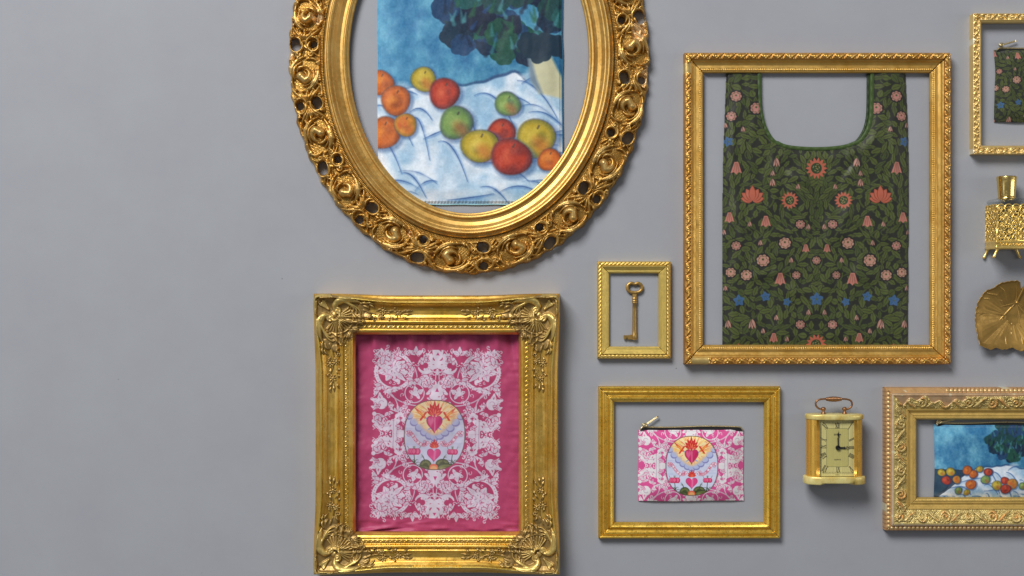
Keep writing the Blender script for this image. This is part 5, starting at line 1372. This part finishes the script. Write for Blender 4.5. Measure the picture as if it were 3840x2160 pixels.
# dial plane
dx0, dx1, dy0, dy1, dz = 3062, 3198, 1573, 1781, 94
cv = Canvas(dx0, dy0, dx1, dy1, .7, (222, 208, 140))
st_ = np.random.RandomState(4).rand(cv.nx); st_ = np.convolve(st_, np.ones(3) / 3, 'same')
cv.A[:] = cv.A * (.93 + .12 * st_)[None, :, None]
q = lambda x, y: (2980 + x / 3.623, 1460 + y / 3.623)
INK = (30, 26, 22)
mu = q(600, 775)
cv.poly([q(405, 520), q(700, 520), q(700, 1035), q(405, 1035)], (186, 174, 96), .5)
def rrect(x0, y0, x1, y1, r):
    p = []
    for cx_, cy_, a0 in ((x1 - r, y0 + r, -90), (x1 - r, y1 - r, 0), (x0 + r, y1 - r, 90), (x0 + r, y0 + r, 180)): p += [tuple(v) for v in arc(cx_, cy_, r, a0, a0 + 90, 6)]
    return p + p[:1]
cv.line([q(*p_) for p_ in rrect(405, 517, 697, 1035, 28)], .9, INK, .9)
cv.line([q(*p_) for p_ in rrect(322, 430, 800, 1125, 60)], .7, INK, .8); cv.line([q(*p_) for p_ in rrect(336, 445, 780, 1110, 50)], .7, INK, .8)
for k_ in range(60):
    a = k_ * PI / 30; c_, s_ = math.cos(a), math.sin(a); t_ = min(232 / max(abs(c_), 1e-6), 340 / max(abs(s_), 1e-6)); t2 = t_ * .965
    x_, y_ = 556 + c_ * t_, 778 + s_ * t_
    cv.line([q(x_, y_), q(556 + c_ * t2, 778 + s_ * t2)], 2.6 if k_ % 5 == 0 else .7, INK)
def roman(txt, x, y, ang, h=62, w=40):
    c_, s_ = math.cos(ang), math.sin(ang)
    n_ = len(txt); ws = {'I': 14, 'V': 34, 'X': 34}; tot_ = sum(ws[t] for t in txt); u = -tot_ / 2
    def seg_(a1, b1, a2, b2, lw): cv.line([q(x + c_ * a1 - s_ * b1, y + s_ * a1 + c_ * b1), q(x + c_ * a2 - s_ * b2, y + s_ * a2 + c_ * b2)], lw, INK)
    for t in txt:
        w_ = ws[t]; m_ = u + w_ / 2
        if t == 'I': seg_(m_, -h / 2, m_, h / 2, 2.2)
        if t == 'V': seg_(u + 4, -h / 2, m_, h / 2, 2.4); seg_(u + w_ - 4, -h / 2, m_, h / 2, 1.0)
        if t == 'X': seg_(u + 4, -h / 2, u + w_ - 4, h / 2, 2.4); seg_(u + w_ - 4, -h / 2, u + 4, h / 2, 1.0)
        u += w_
    seg_(-tot_ / 2, -h / 2, tot_ / 2, -h / 2, .8); seg_(-tot_ / 2, h / 2, tot_ / 2, h / 2, .8)
roman('XII', 549, 482, 0); roman('VI', 560, 1075, PI); roman('III', 740, 778, PI / 2); roman('IX', 365, 765, -PI / 2)
roman('I', 720, 492, .55, 78); roman('II', 742, 668, 1.1, 70); roman('IIII', 742, 890, 2.05, 70); roman('V', 730, 1062, 2.6, 66)
roman('VII', 382, 1062, -2.6, 80); roman('VIII', 368, 885, -2.0, 62); roman('X', 368, 672, -1.2, 62); roman('XI', 384, 488, -.55, 76)
letters(cv, [q(505, 602), q(602, 602)], 'ESTYMA', 4.8, 1.1, INK, .7); letters(cv, [q(508, 940), q(598, 940)], 'QUARTZ', 3.8, .7, INK, .9)
letters(cv, [q(520, 1145), q(580, 1145)], 'W GERMANY', 1.9, .5, INK, .7)
Xg, Yg = np.meshgrid(cv.x, cv.y); Zp = pad2(0 * Xg + dz); Zp[0] = Zp[-1] = dz - 3; Zp[:, 0] = Zp[:, -1] = dz - 3
mb = MB(); mb.grid(pad2(Xg), pad2(Yg), Zp, col=np.pad(lin(cv.A), ((1, 1), (1, 1), (0, 0)), mode='edge')); dial = mb.build('dial', M_dial, ck)
hub = q(556, 778)
mb = MB(); mb.prism([q(549, 770), q(545, 640), q(556, 640), (q(558, 530)), q(562, 640), q(563, 770)], dz + 5, dz + 6.4); mb.prism([q(558, 560), q(572, 605), q(558, 640), q(544, 605)], dz + 5, dz + 6.6); mb.build('minute_hand', M_ink, ck, parent=dial, smooth=False)
mb = MB(); mb.prism([q(556, 766), q(640, 768), q(640, 758), q(648, 762), q(650, 774), q(655, 780), q(648, 795), q(640, 800), q(640, 790), q(556, 792)], dz + 3, dz + 4.4)
mb.tube(np.array([(*q(*p_), dz + 4) for p_ in ((654, 778), (678, 758), (704, 778), (678, 798))]), 1.2, 6, closed=True); mb.build('hour_hand', M_ink, ck, parent=dial, smooth=False)
mb = MB(); mb.tube(np.array([(hub[0], hub[1], dz + z_) for z_ in (0, 7, 8.5)]), [9, 9, 7], 20); mb.build('hand_hub', M_ink, ck, parent=dial)
# window glass, a thin curved pane
mb = MB(); Xo, Zo = csec(104, 101, 30, 54, 126); Yv = np.linspace(1569, 1785, 8)
Xs = np.repeat(Xo[None], 8, 0); Zs = np.repeat(Zo[None], 8, 0); Ys = np.repeat(Yv[:, None], 30, 1)
mb.grid(Xs, Ys, Zs); mb.grid(Xs[:, ::-1], Ys[:, ::-1], Zs[:, ::-1] - 2.2); 
gl = glass('thin window glass', 1.35)
mb.build('window_glass', gl, ck)
# inner cheeks between window edge and dial
for x_, x2_ in ((dx0, 3061), (dx1, 3199)): pass
mb = MB()
zc = 60
hx = lambda x, y: (*q(x, y), zc)
hp = np.r_[bez(hx(388, 275), hx(330, 275), hx(285, 240), hx(285, 195), n=9), bez(hx(285, 195), hx(288, 150), hx(320, 130), hx(425, 130), n=9)[1:], bez(hx(425, 130), hx(540, 130), hx(640, 130), n=8)[1:], bez(hx(640, 130), hx(745, 130), hx(776, 150), hx(780, 200), n=9)[1:], bez(hx(780, 200), hx(782, 240), hx(735, 272), hx(678, 278), n=9)[1:]]
mb.tube(hp, 3.6, 10); hd = mb.build('handle', M_copper, ck)
mb = MB(); nb = 11
xs2 = []; rs2 = []
for k_ in range(nb):
    r_ = 6.6 + 4.2 * math.sin(PI * (k_ + .5) / nb)
    for t_ in (0, .25, .5, .75): xs2.append(425 + (k_ + t_) * 215 / nb); rs2.append(r_ * (.72 + .28 * math.sin(PI * t_) ** .6))
mb.tube(np.array([(*q(x, 133 + 4 * math.sin(i)*0), zc) for i, x in enumerate(xs2)]), rs2, 14); mb.build('ribbed_grip', M_copper, ck, parent=hd)
for x in (390, 678):
    mb = MB(); pr = [(238, .5), (241, 4), (248, 7.4), (258, 9.0), (270, 9.2), (282, 8), (292, 5), (298, 4.2), (303, 5.5), (312, 7.5), (318, 7), (322, 9), (330, 9.4), (340, 9)]
    mb.tube(np.array([(*q(x, y), zc) for y, r_ in pr]), [r_ for y, r_ in pr], 18); mb.build('handle_post', M_copper, ck)

# ============================================================ camera, light
cam = bpy.data.cameras.new('Camera'); co = bpy.data.objects.new('Camera', cam); COL.objects.link(co)
co.location = (0, 0, HC * K); cam.sensor_width = 36; cam.lens = 36 * HC / 3840; cam.clip_end = 50; cam.clip_start = .05
scene.camera = co
from mathutils import Vector
def area(name, loc, tgt, sx_, sy_, power, col=(1, 1, 1)):
    l = bpy.data.lights.new(name, 'AREA'); l.shape = 'RECTANGLE'; l.size = sx_; l.size_y = sy_; l.energy = power; l.color = col
    o = bpy.data.objects.new(name, l); COL.objects.link(o); o.location = loc
    o.rotation_euler = (Vector(tgt) - Vector(loc)).to_track_quat('-Z', 'Y').to_euler(); return o
area('softbox_key', (-2.3, 4.0, 4.3), (.8, -.9, 0), 3.0, 2.2, 560, (1.0, .985, .96))
area('softbox_strip', (3.4, .2, 1.7), (1.0, 0, 0), .6, 2.4, 16, (1.0, .98, .95))
area('softbox_fill', (-3.2, -.3, 2.6), (0, 0, 0), 1.4, 1.4, 5, (.93, .96, 1.0))
w = bpy.data.worlds.new('World'); scene.world = w; w.use_nodes = True
w.node_tree.nodes['Background'].inputs[0].default_value = (.92, .95, 1.0, 1); w.node_tree.nodes['Background'].inputs[1].default_value = 0.19
scene.view_settings.view_transform = 'Standard'; scene.view_settings.look = 'None'; scene.view_settings.gamma = 1; scene.view_settings.exposure = -0.2
scene.view_settings.use_curve_mapping = False
scene.cycles.max_bounces = 8
